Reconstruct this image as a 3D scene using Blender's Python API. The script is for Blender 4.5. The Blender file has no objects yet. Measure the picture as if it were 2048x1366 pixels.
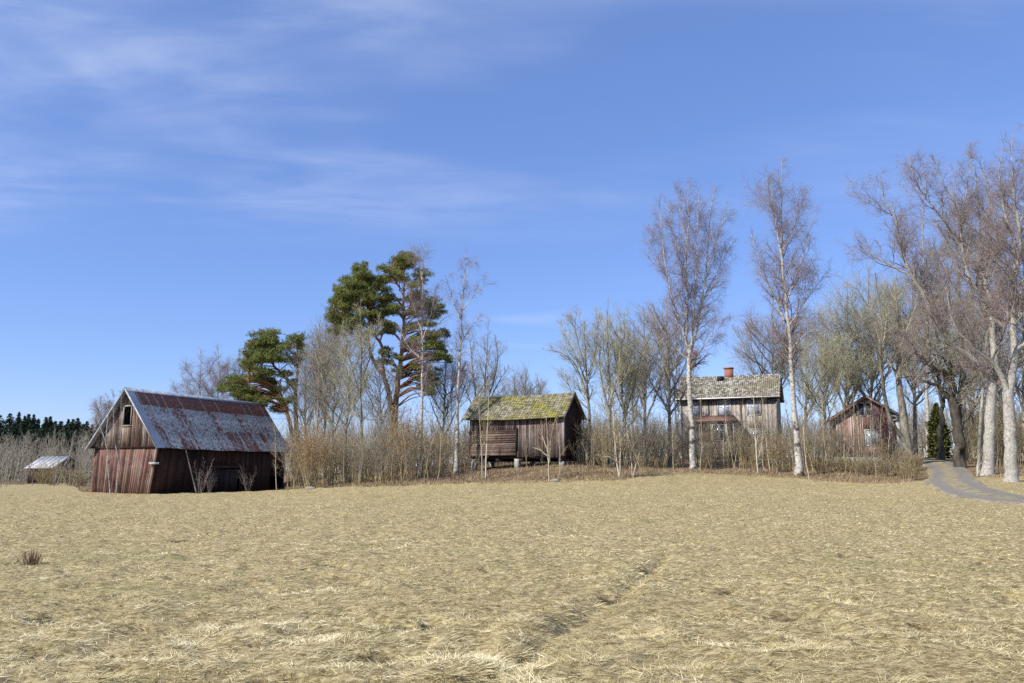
import bpy, math
import numpy as np
from mathutils import Vector

# ------------------------------------------------------------------ camera
sc = bpy.context.scene
F_PX, CAM_H, PITCH = 1650.0, 1.6, math.atan(257 / 1650.0)
cam_d = bpy.data.cameras.new("camera"); cam = bpy.data.objects.new("camera", cam_d)
sc.collection.objects.link(cam); sc.camera = cam
cam.location = (0, 0, CAM_H); cam.rotation_euler = (math.pi / 2 + PITCH, 0, 0)
cam_d.sensor_width = 36.0; cam_d.lens = F_PX / 2048 * 36.0
cam_d.clip_start = 0.1; cam_d.clip_end = 9000

# ------------------------------------------------------------------ light
SUN_AZ, SUN_EL = math.radians(236), math.radians(40)
SUN = Vector((math.sin(SUN_AZ) * math.cos(SUN_EL), math.cos(SUN_AZ) * math.cos(SUN_EL), math.sin(SUN_EL)))
sd = bpy.data.lights.new("sun", 'SUN'); sd.energy = 4.6; sd.angle = math.radians(0.5); sd.color = (1.0, 0.93, 0.82)
so = bpy.data.objects.new("sun", sd); sc.collection.objects.link(so)
so.rotation_euler = (-SUN).to_track_quat('-Z', 'Y').to_euler()
sc.view_settings.view_transform = 'Standard'; sc.view_settings.look = 'None'
sc.view_settings.exposure = 0.50; sc.view_settings.gamma = 1.0
sc.cycles.max_bounces = 4; sc.cycles.diffuse_bounces = 2; sc.cycles.glossy_bounces = 2
sc.cycles.use_denoising = False
try:
    sc.cycles.denoising_prefilter = 'ACCURATE'
except Exception:
    pass

W = bpy.data.worlds.new("World"); sc.world = W; W.use_nodes = True
wt = W.node_tree; wt.nodes.clear()


class NT:
    """small node-tree helper"""
    def __init__(s, t): s.t = t
    def n(s, typ, props=None, **inp):
        nd = s.t.nodes.new(typ)
        for k, v in (props or {}).items(): setattr(nd, k, v)
        for k, v in inp.items():
            k = k.replace('_', ' ')
            if k.isdigit(): k = int(k)
            sk = nd.inputs[k]
            if hasattr(v, 'is_output'): s.t.links.new(v, sk)
            else: sk.default_value = v
        return nd
    def noise(s, vec, scale, detail=4, rough=.55, dist=0.0, out='Fac'):
        return s.n('ShaderNodeTexNoise', None, Vector=vec, Scale=scale, Detail=detail, Roughness=rough, Distortion=dist).outputs[out]
    def mapping(s, vec, scale=(1, 1, 1), rot=(0, 0, 0), loc=(0, 0, 0)):
        return s.n('ShaderNodeMapping', None, Vector=vec, Scale=scale, Rotation=rot, Location=loc).outputs[0]
    def math(s, op, a, b=0.0, clamp=False):
        nd = s.t.nodes.new('ShaderNodeMath'); nd.operation = op; nd.use_clamp = clamp
        for i, v in enumerate((a, b)):
            if hasattr(v, 'is_output'): s.t.links.new(v, nd.inputs[i])
            else: nd.inputs[i].default_value = v
        return nd.outputs[0]
    def rng(s, v, a, b, c=0.0, d=1.0):
        return s.n('ShaderNodeMapRange', {'interpolation_type': 'SMOOTHSTEP'}, Value=v, From_Min=a, From_Max=b, To_Min=c, To_Max=d).outputs[0]
    def ramp(s, fac, stops):
        nd = s.t.nodes.new('ShaderNodeValToRGB'); s.t.links.new(fac, nd.inputs[0])
        cr = nd.color_ramp
        while len(cr.elements) < len(stops): cr.elements.new(0.5)
        for e, (p, c) in zip(cr.elements, stops): e.position = p; e.color = (*c, 1)
        return nd.outputs[0]
    def mix(s, fac, a, b, mode='MIX'):
        nd = s.t.nodes.new('ShaderNodeMix'); nd.data_type = 'RGBA'; nd.blend_type = mode
        for i, v in ((0, fac), (6, a), (7, b)):
            if hasattr(v, 'is_output'): s.t.links.new(v, nd.inputs[i])
            else: nd.inputs[i].default_value = v if i == 0 else (*v, 1)
        return nd.outputs[2]
    def attr(s, name): return s.n('ShaderNodeAttribute', {'attribute_name': name}).outputs['Fac']
    def obj(s): return s.t.nodes.new('ShaderNodeTexCoord').outputs['Object']
    def bump(s, h, strength=.5, dist=.02):
        return s.n('ShaderNodeBump', None, Height=h, Strength=strength, Distance=dist).outputs[0]


w = NT(wt)
sky = w.n('ShaderNodeTexSky', {'sky_type': 'NISHITA', 'sun_disc': False, 'sun_elevation': SUN_EL, 'sun_rotation': SUN_AZ,
                               'altitude': 100, 'air_density': 1.0, 'dust_density': 0.0, 'ozone_density': 3.5})
gen = wt.nodes.new('ShaderNodeTexCoord').outputs['Generated']
sep = w.n('ShaderNodeSeparateXYZ', None, Vector=gen)
zz = w.math('MAXIMUM', sep.outputs['Z'], 0.03)
pu = w.math('DIVIDE', sep.outputs['X'], zz); pv = w.math('DIVIDE', sep.outputs['Y'], zz)
pl = w.n('ShaderNodeCombineXYZ', None, X=pu, Y=pv, Z=0.0).outputs[0]
# cirrus layer seen on a flat ceiling: position is direction / height
m1 = w.mapping(pl, (0.55, 0.9, 1), (0, 0, math.radians(-32)))
fib = w.noise(w.mapping(pl, (0.9, 2.1, 1), (0, 0, math.radians(-24))), 1.1, 7, .58, .45)
big = w.noise(m1, .9, 4, .55, .3)
region = w.math('MULTIPLY', w.rng(w.math('ADD', pu, w.math('MULTIPLY', pv, 0.05)), -1.7, 1.4, 1.0, .18), w.rng(pv, 3.8, 2.1, 0, 1))
cl = w.math('MULTIPLY', w.math('MULTIPLY', w.rng(fib, .26, .80), w.rng(big, .34, .66)), region)
# low streaks near the horizon, in the middle
pl2 = w.n('ShaderNodeCombineXYZ', None, X=w.math('MULTIPLY', sep.outputs['X'], 3.0), Y=w.math('MULTIPLY', sep.outputs['Z'], 26.0), Z=0.0).outputs[0]
st = w.rng(w.noise(pl2, 1.0, 5, .5, .3), .50, .72)
st = w.math('MULTIPLY', st, w.math('MULTIPLY', w.rng(sep.outputs['Z'], .12, .17), w.rng(sep.outputs['Z'], .235, .20)))
st = w.math('MULTIPLY', st, w.math('MULTIPLY', w.rng(sep.outputs['X'], -.16, 0.02), w.rng(sep.outputs['X'], .22, .08)))
cl = w.math('ADD', w.math('MULTIPLY', cl, .95), w.math('MULTIPLY', st, .22), True)
tint = w.mix(.34, w.mix(1.0, sky.outputs[0], (0.95, .99, 1.26), 'MULTIPLY'), (1.5, 2.65, 6.0))
SKY_STR = 0.101
skyc = w.mix(cl, tint, (7.2, 7.7, 8.8))
bg = w.n('ShaderNodeBackground', None, Color=skyc, Strength=SKY_STR)
ow = wt.nodes.new('ShaderNodeOutputWorld'); wt.links.new(bg.outputs[0], ow.inputs[0])

# ------------------------------------------------------------------ pixel -> world
CT, ST = math.cos(PITCH), math.sin(PITCH)
def at(px, py, Y):
    """point at world depth Y seen at photo pixel (px, py)"""
    dx, dy = px - 1024, 683 - py
    yc = F_PX * CT - dy * ST; zc = F_PX * ST + dy * CT
    k = Y / yc
    return np.array((dx * k, Y, CAM_H + zc * k))

# ------------------------------------------------------------------ numpy value noise
def _h(ix, iy, seed):
    v = (ix.astype(np.int64) * 374761393 + iy.astype(np.int64) * 668265263 + seed * 1442695041) & 0x7fffffff
    v = ((v ^ (v >> 13)) * 1274126177) & 0x7fffffff
    return ((v ^ (v >> 16)) & 0xffff) / 65535.0
def vnoise(x, y, s, seed=0):
    x = x / s; y = y / s
    ix, iy = np.floor(x), np.floor(y); fx, fy = x - ix, y - iy
    fx = fx * fx * (3 - 2 * fx); fy = fy * fy * (3 - 2 * fy)
    a, b = _h(ix, iy, seed), _h(ix + 1, iy, seed); c, d = _h(ix, iy + 1, seed), _h(ix + 1, iy + 1, seed)
    return (a * (1 - fx) + b * fx) * (1 - fy) + (c * (1 - fx) + d * fx) * fy

# ------------------------------------------------------------------ terrain
CTL = [(0, 968, 100), (-400, 966, 100), (190, 985, 57), (300, 990, 54), (450, 984, 58), (580, 979, 60), (100, 1000, 44),
       (500, 1000, 46), (700, 975, 54), (800, 970, 54), (950, 962, 54), (1100, 960, 54), (1240, 955, 54), (1385, 941, 62),
       (1500, 948, 58), (1600, 951, 57), (1700, 958, 54), (1850, 965, 47), (1975, 950, 48), (2022, 961, 42), (2048, 1022, 27),
       (2048, 985, 36), (2200, 1000, 36), (2500, 1010, 30), (1024, 1000, 38), (1500, 1000, 38), (600, 1010, 40), (1800, 1000, 36),
       (1030, 936, 60), (1127, 929, 58.5), (945, 940, 62), (1040, 928, 66), (700, 955, 66), (620, 962, 70), (585, 975, 68),
       (1365, 919, 78), (1555, 919, 76), (1450, 926, 70), (1735, 930, 62), (1870, 925, 62), (1865, 917, 75), (1900, 957, 44),
       (2000, 930, 60), (2100, 930, 60), (2400, 930, 60), (1865, 919, 95), (1024, 925, 100), (600, 950, 110), (1500, 920, 110),
       (2000, 920, 110), (1290, 925, 72), (1200, 930, 66)]
cp = [at(*c) for c in CTL]
for X in (-60, -30, -10, 0, 10, 30, 60):
    for Y in (-30, 0, 12): cp.append(np.array((X, Y, 0.0)))
for X, Y, z in ((-16, 24, -.02), (0, 24, 0), (12, 24, .05), (-300, 60, 0), (-300, 250, 0), (0, 300, 2), (300, 300, 3), (300, 60, 2), (-200, -200, 0), (200, -200, 0), (90, 30, 1), (-90, 30, 0)):
    cp.append(np.array((X, Y, z), float))
cp = np.array(cp)
def _tps(r): return r * r * np.log(r + 1e-9)
_n = len(cp); _D = np.linalg.norm(cp[:, None, :2] - cp[None, :, :2], axis=2)
_A = np.zeros((_n + 3, _n + 3)); _A[:_n, :_n] = _tps(_D) + np.eye(_n) * 2.0
_A[:_n, _n] = 1; _A[:_n, _n + 1:] = cp[:, :2]; _A[_n, :_n] = 1; _A[_n + 1:, :_n] = cp[:, :2].T
_W = np.linalg.solve(_A, np.concatenate([cp[:, 2], [0, 0, 0]]))

# road centre line (X, Y)
ROAD = np.array([(32, 8), (23.5, 20), (19.8, 28), (19.5, 33.5), (20.7, 38.5), (23.2, 44.5), (26.3, 50), (29.6, 57), (32.0, 64), (34.4, 72), (36.2, 82), (37, 95), (36, 115)], float)
def resample(P, n):
    P = np.asarray(P, float); m = len(P)
    if m < 3:
        t = np.linspace(0, 1, n)[:, None]; return P[0] * (1 - t) + P[-1] * t
    d = np.concatenate([[0], np.cumsum(np.linalg.norm(np.diff(P, axis=0), axis=1))]); d /= d[-1]
    Q = np.vstack([2 * P[0] - P[1], P, 2 * P[-1] - P[-2]])
    out = []
    for t in np.linspace(0, 1, n):
        i = min(np.searchsorted(d, t, side='right') - 1, m - 2); u = (t - d[i]) / max(d[i + 1] - d[i], 1e-9)
        p0, p1, p2, p3 = Q[i], Q[i + 1], Q[i + 2], Q[i + 3]
        out.append(.5 * (2 * p1 + (p2 - p0) * u + (2 * p0 - 5 * p1 + 4 * p2 - p3) * u * u + (3 * p1 - p0 - 3 * p2 + p3) * u ** 3))
    return np.array(out)
ROADS = resample(ROAD, 160)
def road_dist(x, y):
    d = np.full(x.shape, 1e9)
    m = (x > 8) & (x < 60) & (y > -5) & (y < 130)
    if m.any():
        xs, ys = x[m], y[m]; dd = np.full(xs.shape, 1e9)
        for i in range(0, 160, 2):
            dd = np.minimum(dd, (xs - ROADS[i, 0]) ** 2 + (ys - ROADS[i, 1]) ** 2)
        d[m] = np.sqrt(dd)
    return d
RUT = resample(np.array([at(960, 1360, 6.3), at(1060, 1300, 7.3), at(1115, 1245, 8.6), at(1225, 1185, 10.8), at(1290, 1140, 13.2), at(1330, 1110, 15.5)])[:, :2], 60)
HOLES = [at(*c)[:2] for c in ((120, 1180, 11), (115, 1222, 9.3), (60, 1290, 7.4), (240, 1232, 9), (935, 1340, 6.5), (960, 1352, 6.3), (585, 1345, 6.5), (370, 1138, 13), (660, 1142, 13), (750, 1290, 7.5),
                               (1160, 1047, 24), (790, 1105, 16), (1060, 1300, 7.3), (1225, 1178, 11), (1305, 1130, 14), (480, 1230, 9), (830, 1240, 9), (350, 1075, 20), (1590, 1225, 9.4), (1380, 1075, 19), (1460, 1165, 11.5))]
_r = np.random.RandomState(44)
for _ in range(150):
    _q, _y = _r.uniform(-.62, .6), math.exp(_r.uniform(math.log(6.5), math.log(40)))
    HOLES.append(np.array((_q * _y, _y)))
HS = np.concatenate([np.full(21, .85), _r.uniform(.15, .42, 150)])
def holes_mask(x, y):
    sh = x.shape; x = x.ravel(); y = y.ravel(); out = np.zeros(len(x)); order = np.argsort(y); ys = y[order]
    for (hx, hy), hs in zip(HOLES, HS):
        rx, ry = (.26 + .012 * hy) * hs, (.14 + .012 * hy) * hs
        i = order[np.searchsorted(ys, hy - 3 * ry):np.searchsorted(ys, hy + 3 * ry)]
        out[i] = np.maximum(out[i], np.exp(-(((x[i] - hx) / rx) ** 2 + ((y[i] - hy) / ry) ** 2)))
    k = np.clip((vnoise(x, y, .11, 71) * .6 + vnoise(x, y, .3, 72) * .6 - .27) * 4, 0, 1)
    return (out * k).reshape(sh)
def Hbase(x, y):
    x = np.asarray(x, float); y = np.asarray(y, float); sh = x.shape; x = x.ravel(); y = y.ravel()
    out = np.empty(len(x))
    for s in range(0, len(x), 40000):
        xx, yy = x[s:s + 40000], y[s:s + 40000]
        r = np.sqrt((xx[:, None] - cp[None, :, 0]) ** 2 + (yy[:, None] - cp[None, :, 1]) ** 2)
        out[s:s + 40000] = _tps(r) @ _W[:_n] + _W[_n] + _W[_n + 1] * xx + _W[_n + 2] * yy
    R = np.hypot(x, y - 50); k = np.clip((R - 180) / 250, 0, 1)
    out = np.clip(out, -1, 6) * (1 - k) + k * 1.0
    return out.reshape(sh)
def H(x, y, micro=True):
    x = np.asarray(x, float); y = np.asarray(y, float)
    z = Hbase(x, y)
    if micro:
        k = np.clip((road_dist(x, y) - 1.7) / 1.5, 0, 1)
        m = (vnoise(x, y, 2.6, 5) - .5) * .05 + (vnoise(x, y, .85, 1) - .5) * .07 + (vnoise(x, y, .31, 2) - .5) * .085 + (vnoise(x, y, .13, 3) - .5) * .03
        m += (vnoise(x, y, 9, 8) - .5) * .08
        near = (np.hypot(x, y) < 40)
        if near.any():
            xn, yn = x[near], y[near]; dr = np.full(xn.shape, 1e9)
            for p in RUT: dr = np.minimum(dr, (xn - p[0]) ** 2 + (yn - p[1]) ** 2)
            dr = np.sqrt(dr)
            mm = m[near] - .11 * np.exp(-(dr / .12) ** 2) * (.15 + 1.1 * vnoise(xn, yn, .6, 9)) + .03 * np.exp(-((dr - .36) / .2) ** 2)
            mm -= .13 * holes_mask(xn, yn)
            for (hx, hy), hs in ():
                e = (((xn - hx) / (.22 + .012 * hy)) ** 2 + ((yn - hy) / (.12 + .012 * hy)) ** 2) / hs ** 2
                mm -= .10 * hs * np.exp(-e)
                e2 = (((xn - hx - .12) / (.34 + .012 * hy)) ** 2 + ((yn - hy - .3 * hs) / .2) ** 2) / hs ** 2
                mm += .06 * hs * np.exp(-e2)
            m[near] = mm
        z = z + m * k
    return z
EDQ = np.array([(-2, 95), (-.53, 95), (-.51, 58), (-.30, 58), (-.255, 58), (-.196, 54.5), (-.045, 53.5), (.131, 53.5), (.219, 59), (.289, 57), (.35, 55.5), (.41, 51.5), (.47, 47), (.50, 46), (.52, 46), (.6, 46), (2, 60)])
def edgeY(x, y): return np.interp(x / np.maximum(y, 1), EDQ[:, 0], EDQ[:, 1])
def gz(x, y): return float(H(np.array([float(x)]), np.array([float(y)]), False)[0])

# ------------------------------------------------------------------ mesh helpers
COL = sc.collection
def arr_mesh(name, V, Q, mats, midx=None, parent=None, rnd=None, smooth=False, uv=None, extra=None):
    V = np.ascontiguousarray(V, dtype=np.float32).reshape(-1, 3); Q = np.ascontiguousarray(Q, dtype=np.int32).reshape(-1, 4)
    me = bpy.data.meshes.new(name)
    me.vertices.add(len(V)); me.vertices.foreach_set('co', V.ravel())
    me.loops.add(Q.size); me.loops.foreach_set('vertex_index', Q.ravel())
    me.polygons.add(len(Q)); me.polygons.foreach_set('loop_start', np.arange(0, Q.size, 4, dtype=np.int32))
    if smooth: me.polygons.foreach_set('use_smooth', np.ones(len(Q), dtype=bool))
    for m in (mats if isinstance(mats, (list, tuple)) else [mats]): me.materials.append(m)
    if midx is not None: me.polygons.foreach_set('material_index', np.ascontiguousarray(midx, dtype=np.int32))
    me.update(calc_edges=True)
    if rnd is not None:
        a = me.attributes.new('rnd', 'FLOAT', 'POINT'); a.data.foreach_set('value', np.ascontiguousarray(rnd, dtype=np.float32))
    for k, v in (extra or {}).items():
        a = me.attributes.new(k, 'FLOAT', 'POINT'); a.data.foreach_set('value', np.ascontiguousarray(v, dtype=np.float32))
    if uv is not None:
        u = me.uv_layers.new(name='UVMap'); u.data.foreach_set('uv', np.ascontiguousarray(uv, dtype=np.float32)[Q.ravel()].ravel())
    o = bpy.data.objects.new(name, me); COL.objects.link(o)
    if parent: o.parent = parent
    return o
def tag(o, label, cat, group=None, kind=None):
    if label: o['label'] = label
    if cat: o['category'] = cat
    if group: o['group'] = group
    if kind: o['kind'] = kind
    return o
def empty(name, loc, label, cat, group=None):
    o = bpy.data.objects.new(name, None); COL.objects.link(o); o.location = loc; o.empty_display_size = .2
    return tag(o, label, cat, group)

class MB:
    """collects hexahedra (8 corners) and quads in world space, stored relative to an origin"""
    def __init__(s, org=(0, 0, 0)): s.V = []; s.Q = []; s.M = []; s.R = []; s.UV = []; s.o = np.array(org, float)
    def quad(s, pts, m=0, r=None, uv=None):
        b = len(s.V); s.V += [np.array(p, float) - s.o for p in pts]; s.Q.append((b, b + 1, b + 2, b + 3)); s.M.append(m)
        s.R += [np.random.rand() if r is None else r] * 4; s.UV += uv or [(0, 0)] * 4
    def hexa(s, c, m=0, r=None):
        """c: 4 bottom corners then 4 top corners"""
        b = len(s.V); s.V += [np.array(p, float) - s.o for p in c]
        for q in ((0, 3, 2, 1), (4, 5, 6, 7), (0, 1, 5, 4), (1, 2, 6, 5), (2, 3, 7, 6), (3, 0, 4, 7)):
            s.Q.append(tuple(b + i for i in q)); s.M.append(m)
        s.R += [np.random.rand() if r is None else r] * 8; s.UV += [(0, 0)] * 8
    def build(s, name, mats, parent=None, smooth=False):
        return arr_mesh(name, np.array(s.V), np.array(s.Q), mats, s.M, parent, s.R, smooth, np.array(s.UV))

class Frame:
    """building frame: a along the front (left to right), b into the building, z up"""
    def __init__(s, O, u): s.O = np.array((O[0], O[1]), float); s.u = np.array(u, float) / np.hypot(*u); s.v = np.array((-s.u[1], s.u[0]))
    def P(s, a, b, z): q = s.O + a * s.u + b * s.v; return np.array((q[0], q[1], z))
    def box(s, mb, a0, a1, b0, b1, z0, z1, m=0, r=None):
        mb.hexa([s.P(a0, b0, z0), s.P(a1, b0, z0), s.P(a1, b1, z0), s.P(a0, b1, z0), s.P(a0, b0, z1), s.P(a1, b0, z1), s.P(a1, b1, z1), s.P(a0, b1, z1)], m, r)

def boards(mb, fr, a0, a1, b, z0, z1, bw=.15, th=.03, rs=None, axis='a', out=-1, gap=.008, holes=(), shear=None, jz=.04, batten=False):
    """vertical boards on a wall. axis 'a': wall runs along a at depth b; axis 'b': along b at a=b. z0/z1 functions or numbers. holes: (s0,s1,zlo,zhi)"""
    f0 = z0 if callable(z0) else (lambda s: z0); f1 = z1 if callable(z1) else (lambda s: z1)
    s = a0
    while s < a1 - 1e-6:
        wd = min(bw * rs.uniform(.8, 1.2), a1 - s); e = s + wd - gap
        off = rs.uniform(0, .012); r = rs.rand(); lo, hi0, hi1 = f0(s) - rs.uniform(0, jz), f1(s), f1(e)
        segs = [(lo, hi0, hi1)]
        for h in holes:
            if s < h[1] and e > h[0]:
                ns = []
                for (l, t0, t1) in segs:
                    if isinstance(l, tuple): ns.append((l, t0, t1)); continue
                    if l < h[2]: ns.append((l, min(h[2], t0), min(h[2], t1)))
                    if max(t0, t1) > h[3]: ns.append((max(l, h[3]), max(t0, h[3] + .001), max(t1, h[3] + .001)))
                segs = ns
        for (l, t0, t1) in segs:
            if max(t0, t1) - l < .03: continue
            sb = shear(s, l) if shear else 0.0; st = shear(s, t0) if shear else 0.0
            o0, o1 = out * off, out * (off + th)
            if axis == 'a':
                p = lambda q, o, z: fr.P(q, b + o, z)
            else:
                p = lambda q, o, z: fr.P(b - o, q, z)
            c = [p(s + sb, o1, l), p(e + sb, o1, l), p(e + sb, o0, l), p(s + sb, o0, l), p(s + st, o1, t0), p(e + st, o1, t1), p(e + st, o0, t1), p(s + st, o0, t0)]
            mb.hexa(c, 0, r)
            if batten:
                c = [p(e - .02 + sb, o1 + out * .02, l), p(e + .03 + sb, o1 + out * .02, l), p(e + .03 + sb, o1, l), p(e - .02 + sb, o1, l), p(e - .02 + st, o1 + out * .02, t1), p(e + .03 + st, o1 + out * .02, t1), p(e + .03 + st, o1, t1), p(e - .02 + st, o1, t1)]
                mb.hexa(c, 0, rs.rand())
        s += wd

# ------------------------------------------------------------------ materials
MAT = {}
def newmat(name):
    m = bpy.data.materials.new(name); m.use_nodes = True; t = NT(m.node_tree); m.node_tree.nodes.clear(); MAT[name] = m
    return m, t
def finish(t, color, rough=.85, bump=None, spec=.3, metal=0.0):
    p = t.n('ShaderNodeBsdfPrincipled', None, Base_Color=color if hasattr(color, 'is_output') else (*color, 1), Roughness=rough, Metallic=metal)
    p.inputs['Specular IOR Level'].default_value = spec
    if bump is not None: t.t.links.new(bump, p.inputs['Normal'])
    o = t.n('ShaderNodeOutputMaterial'); t.t.links.new(p.outputs[0], o.inputs[0])

def wood(name, stops, streak=(9, 9, .7), patch=.55, rough=.9):
    """weathered boards: per board value + long streaks + broad paint-loss patches"""
    m, t = newmat(name); ob = t.obj()
    s = t.noise(t.mapping(ob, streak), 2.2, 6, .65, .4); p = t.noise(ob, patch, 4, .6, .6); r = t.attr('rnd')
    f = t.math('ADD', t.math('MULTIPLY', s, .48), t.math('ADD', t.math('MULTIPLY', p, .50), t.math('MULTIPLY', t.math('SUBTRACT', r, .5), .30)))
    c = t.ramp(f, stops)
    fine = t.noise(t.mapping(ob, (60, 60, 3)), 1.0, 3, .6)
    c = t.mix(.55, c, t.ramp(fine, [(.3, (.45, .45, .45)), (.6, (1.25, 1.25, 1.25))]), 'MULTIPLY')
    finish(t, c, rough, t.bump(fine, .5, .01))
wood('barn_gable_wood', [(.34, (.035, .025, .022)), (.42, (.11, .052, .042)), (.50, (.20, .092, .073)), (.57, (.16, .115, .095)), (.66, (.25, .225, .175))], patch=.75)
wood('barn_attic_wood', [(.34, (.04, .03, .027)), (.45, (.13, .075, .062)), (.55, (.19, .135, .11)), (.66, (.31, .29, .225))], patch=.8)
wood('barn_shade_wood', [(.32, (.014, .008, .007)), (.5, (.042, .017, .014)), (.66, (.07, .04, .032))])  # shade of the side wall put into the dark colour
wood('door_dark_wood', [(.3, (.015, .012, .012)), (.5, (.035, .025, .025)), (.7, (.06, .05, .05))])
wood('shed_wood', [(.34, (.035, .025, .022)), (.45, (.10, .068, .06)), (.55, (.16, .12, .11)), (.66, (.25, .22, .20))])
wood('shed_plank_wood', [(.32, (.05, .032, .027)), (.45, (.125, .075, .062)), (.55, (.19, .14, .115)), (.66, (.28, .24, .20))], streak=(1.2, 1.2, 14), patch=1.2)
wood('house_wood', [(.32, (.16, .135, .12)), (.46, (.35, .31, .28)), (.58, (.43, .39, .355)), (.7, (.51, .48, .45))])
wood('cottage_wood', [(.32, (.10, .06, .052)), (.43, (.25, .12, .10)), (.52, (.34, .20, .175)), (.62, (.42, .37, .33))])
wood('grey_wood', [(.3, (.09, .08, .07)), (.5, (.20, .19, .17)), (.7, (.32, .31, .28))])
wood('white_trim', [(.3, (.26, .25, .23)), (.45, (.5, .49, .47)), (.7, (.74, .73, .71))])
wood('red_trim', [(.3, (.10, .04, .032)), (.5, (.19, .075, .058)), (.7, (.28, .16, .13))])
m, t = newmat('interior_dark'); finish(t, (.018, .015, .013), .95)
m, t = newmat('window_glass'); nz = t.noise(t.obj(), 2.5, 3); finish(t, t.ramp(nz, [(.35, (.24, .29, .36)), (.65, (.52, .58, .65))]), .12, None, .6)  # sky reflection put into the pale blue base colour
m, t = newmat('window_dark_glass'); finish(t, (.03, .04, .055), .08, None, .7)
m, t = newmat('concrete'); nz = t.noise(t.obj(), 5, 5); finish(t, t.ramp(nz, [(.3, (.22, .22, .20)), (.7, (.42, .42, .40))]), .9, t.bump(nz, .4, .02))
m, t = newmat('brick'); ob = t.obj()
br = t.n('ShaderNodeTexBrick', None, Vector=t.mapping(ob, (1, 1, 1), (math.pi / 2, 0, 0)), Color1=(.33, .12, .07, 1), Color2=(.24, .085, .055, 1), Mortar=(.30, .26, .22, 1), Scale=4.0)
br.inputs['Mortar Size'].default_value = .015
finish(t, br.outputs[0], .9)
m, t = newmat('black_hatch'); finish(t, (.012, .012, .014), .7)

# corrugated roof: uv.x metres along the ridge, uv.y 0 (eave) .. 1 (ridge)
m, t = newmat('rusty_metal')
uvn = t.n('ShaderNodeUVMap', {'uv_map': 'UVMap'}).outputs[0]; su = t.n('ShaderNodeSeparateXYZ', None, Vector=uvn)
ux, uy = su.outputs[0], su.outputs[1]
sheet = t.math('FLOOR', t.math('DIVIDE', ux, .78)); row = t.math('ADD', t.math('GREATER_THAN', uy, .36), t.math('GREATER_THAN', uy, .715))
wn = t.n('ShaderNodeTexWhiteNoise', {'noise_dimensions': '2D'}, Vector=t.n('ShaderNodeCombineXYZ', None, X=sheet, Y=row, Z=0.0).outputs[0]).outputs[0]
half = t.n('ShaderNodeTexWhiteNoise', {'noise_dimensions': '2D'}, Vector=t.n('ShaderNodeCombineXYZ', None, X=t.math('FLOOR', t.math('DIVIDE', ux, .26)), Y=row, Z=0.0).outputs[0]).outputs[0]
mott = t.noise(t.mapping(uvn, (2.6, 9, 1)), 1.8, 7, .72, .5)
brd = t.noise(t.mapping(uvn, (.55, 2.6, 1)), 1.0, 3, .5, .3)
rowb = t.n('ShaderNodeMapRange', None, Value=row, From_Min=1.0, From_Max=2.0, To_Min=-.02, To_Max=.22).outputs[0]
f = t.math('ADD', t.math('ADD', t.math('MULTIPLY', mott, .62), t.math('MULTIPLY', wn, .10)), t.math('ADD', t.math('MULTIPLY', brd, .34), t.math('ADD', rowb, t.math('MULTIPLY', t.math('SUBTRACT', half, .5), .10))))
rust = t.rng(f, .515, .585)
grey = t.ramp(t.noise(t.mapping(uvn, (4, 14, 1)), 1.5, 6, .72), [(.40, (.14, .14, .135)), (.5, (.37, .37, .355)), (.60, (.56, .56, .54))])
rc = t.ramp(t.noise(t.mapping(uvn, (3, 12, 1)), 2.0, 5, .7), [(.35, (.10, .035, .02)), (.55, (.20, .075, .045)), (.7, (.30, .20, .17))])
clean = t.math('LESS_THAN', ux, .62)
col = t.mix(rust, grey, rc)
col = t.mix(clean, col, (.34, .38, .43))
lap = t.math('MULTIPLY', t.math('GREATER_THAN', t.math('FRACT', t.math('DIVIDE', ux, .78)), .93), t.math('GREATER_THAN', wn, .5))
col = t.mix(t.math('MULTIPLY', lap, .6), col, (.5, .52, .55))
finish(t, col, .55, None, .5, .0)
m, t = newmat('metal_trim'); nz = t.noise(t.obj(), 3, 4); finish(t, t.ramp(nz, [(.3, (.22, .25, .29)), (.7, (.42, .46, .52))]), .45, None, .5)
m, t = newmat('ridge_metal'); nz = t.noise(t.obj(), 3, 4); finish(t, t.ramp(nz, [(.3, (.12, .15, .22)), (.7, (.30, .34, .42))]), .45, None, .5)
m, t = newmat('pale_metal'); nz = t.noise(t.obj(), 2, 4); finish(t, t.ramp(nz, [(.3, (.26, .27, .28)), (.7, (.56, .57, .58))]), .5, None, .5)

def mossroof(name, tiles, moss, lo, hi, sc_=.5, mscale=(1, 1, 1)):
    m, t = newmat(name); ob = t.obj(); r = t.attr('rnd')
    f = t.math('ADD', t.math('MULTIPLY', t.noise(ob, 7, 5, .7), .6), t.math('MULTIPLY', r, .4))
    c = t.ramp(f, tiles)
    mm = t.math('ADD', t.noise(t.mapping(ob, mscale), sc_, 5, .65, .5), t.math('MULTIPLY', t.math('SUBTRACT', t.noise(ob, 6, 4, .7), .5), .35))
    mo = t.rng(mm, lo, hi)
    mc = t.ramp(t.noise(ob, 3.2, 5, .7), moss)
    finish(t, t.mix(mo, c, mc), .95, t.bump(t.noise(ob, 14, 4, .7), .7, .05))
mossroof('shed_roof_moss', [(.3, (.10, .09, .06)), (.5, (.21, .195, .14)), (.72, (.34, .32, .25))], [(.35, (.09, .09, .02)), (.5, (.22, .21, .028)), (.66, (.36, .33, .04))], .44, .66, .46, (.8, .8, 1.4))
mossroof('house_roof_tile', [(.3, (.10, .09, .07)), (.5, (.24, .225, .185)), (.7, (.46, .44, .39))], [(.35, (.15, .135, .09)), (.65, (.27, .25, .17))], .5, .64, .35)
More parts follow.
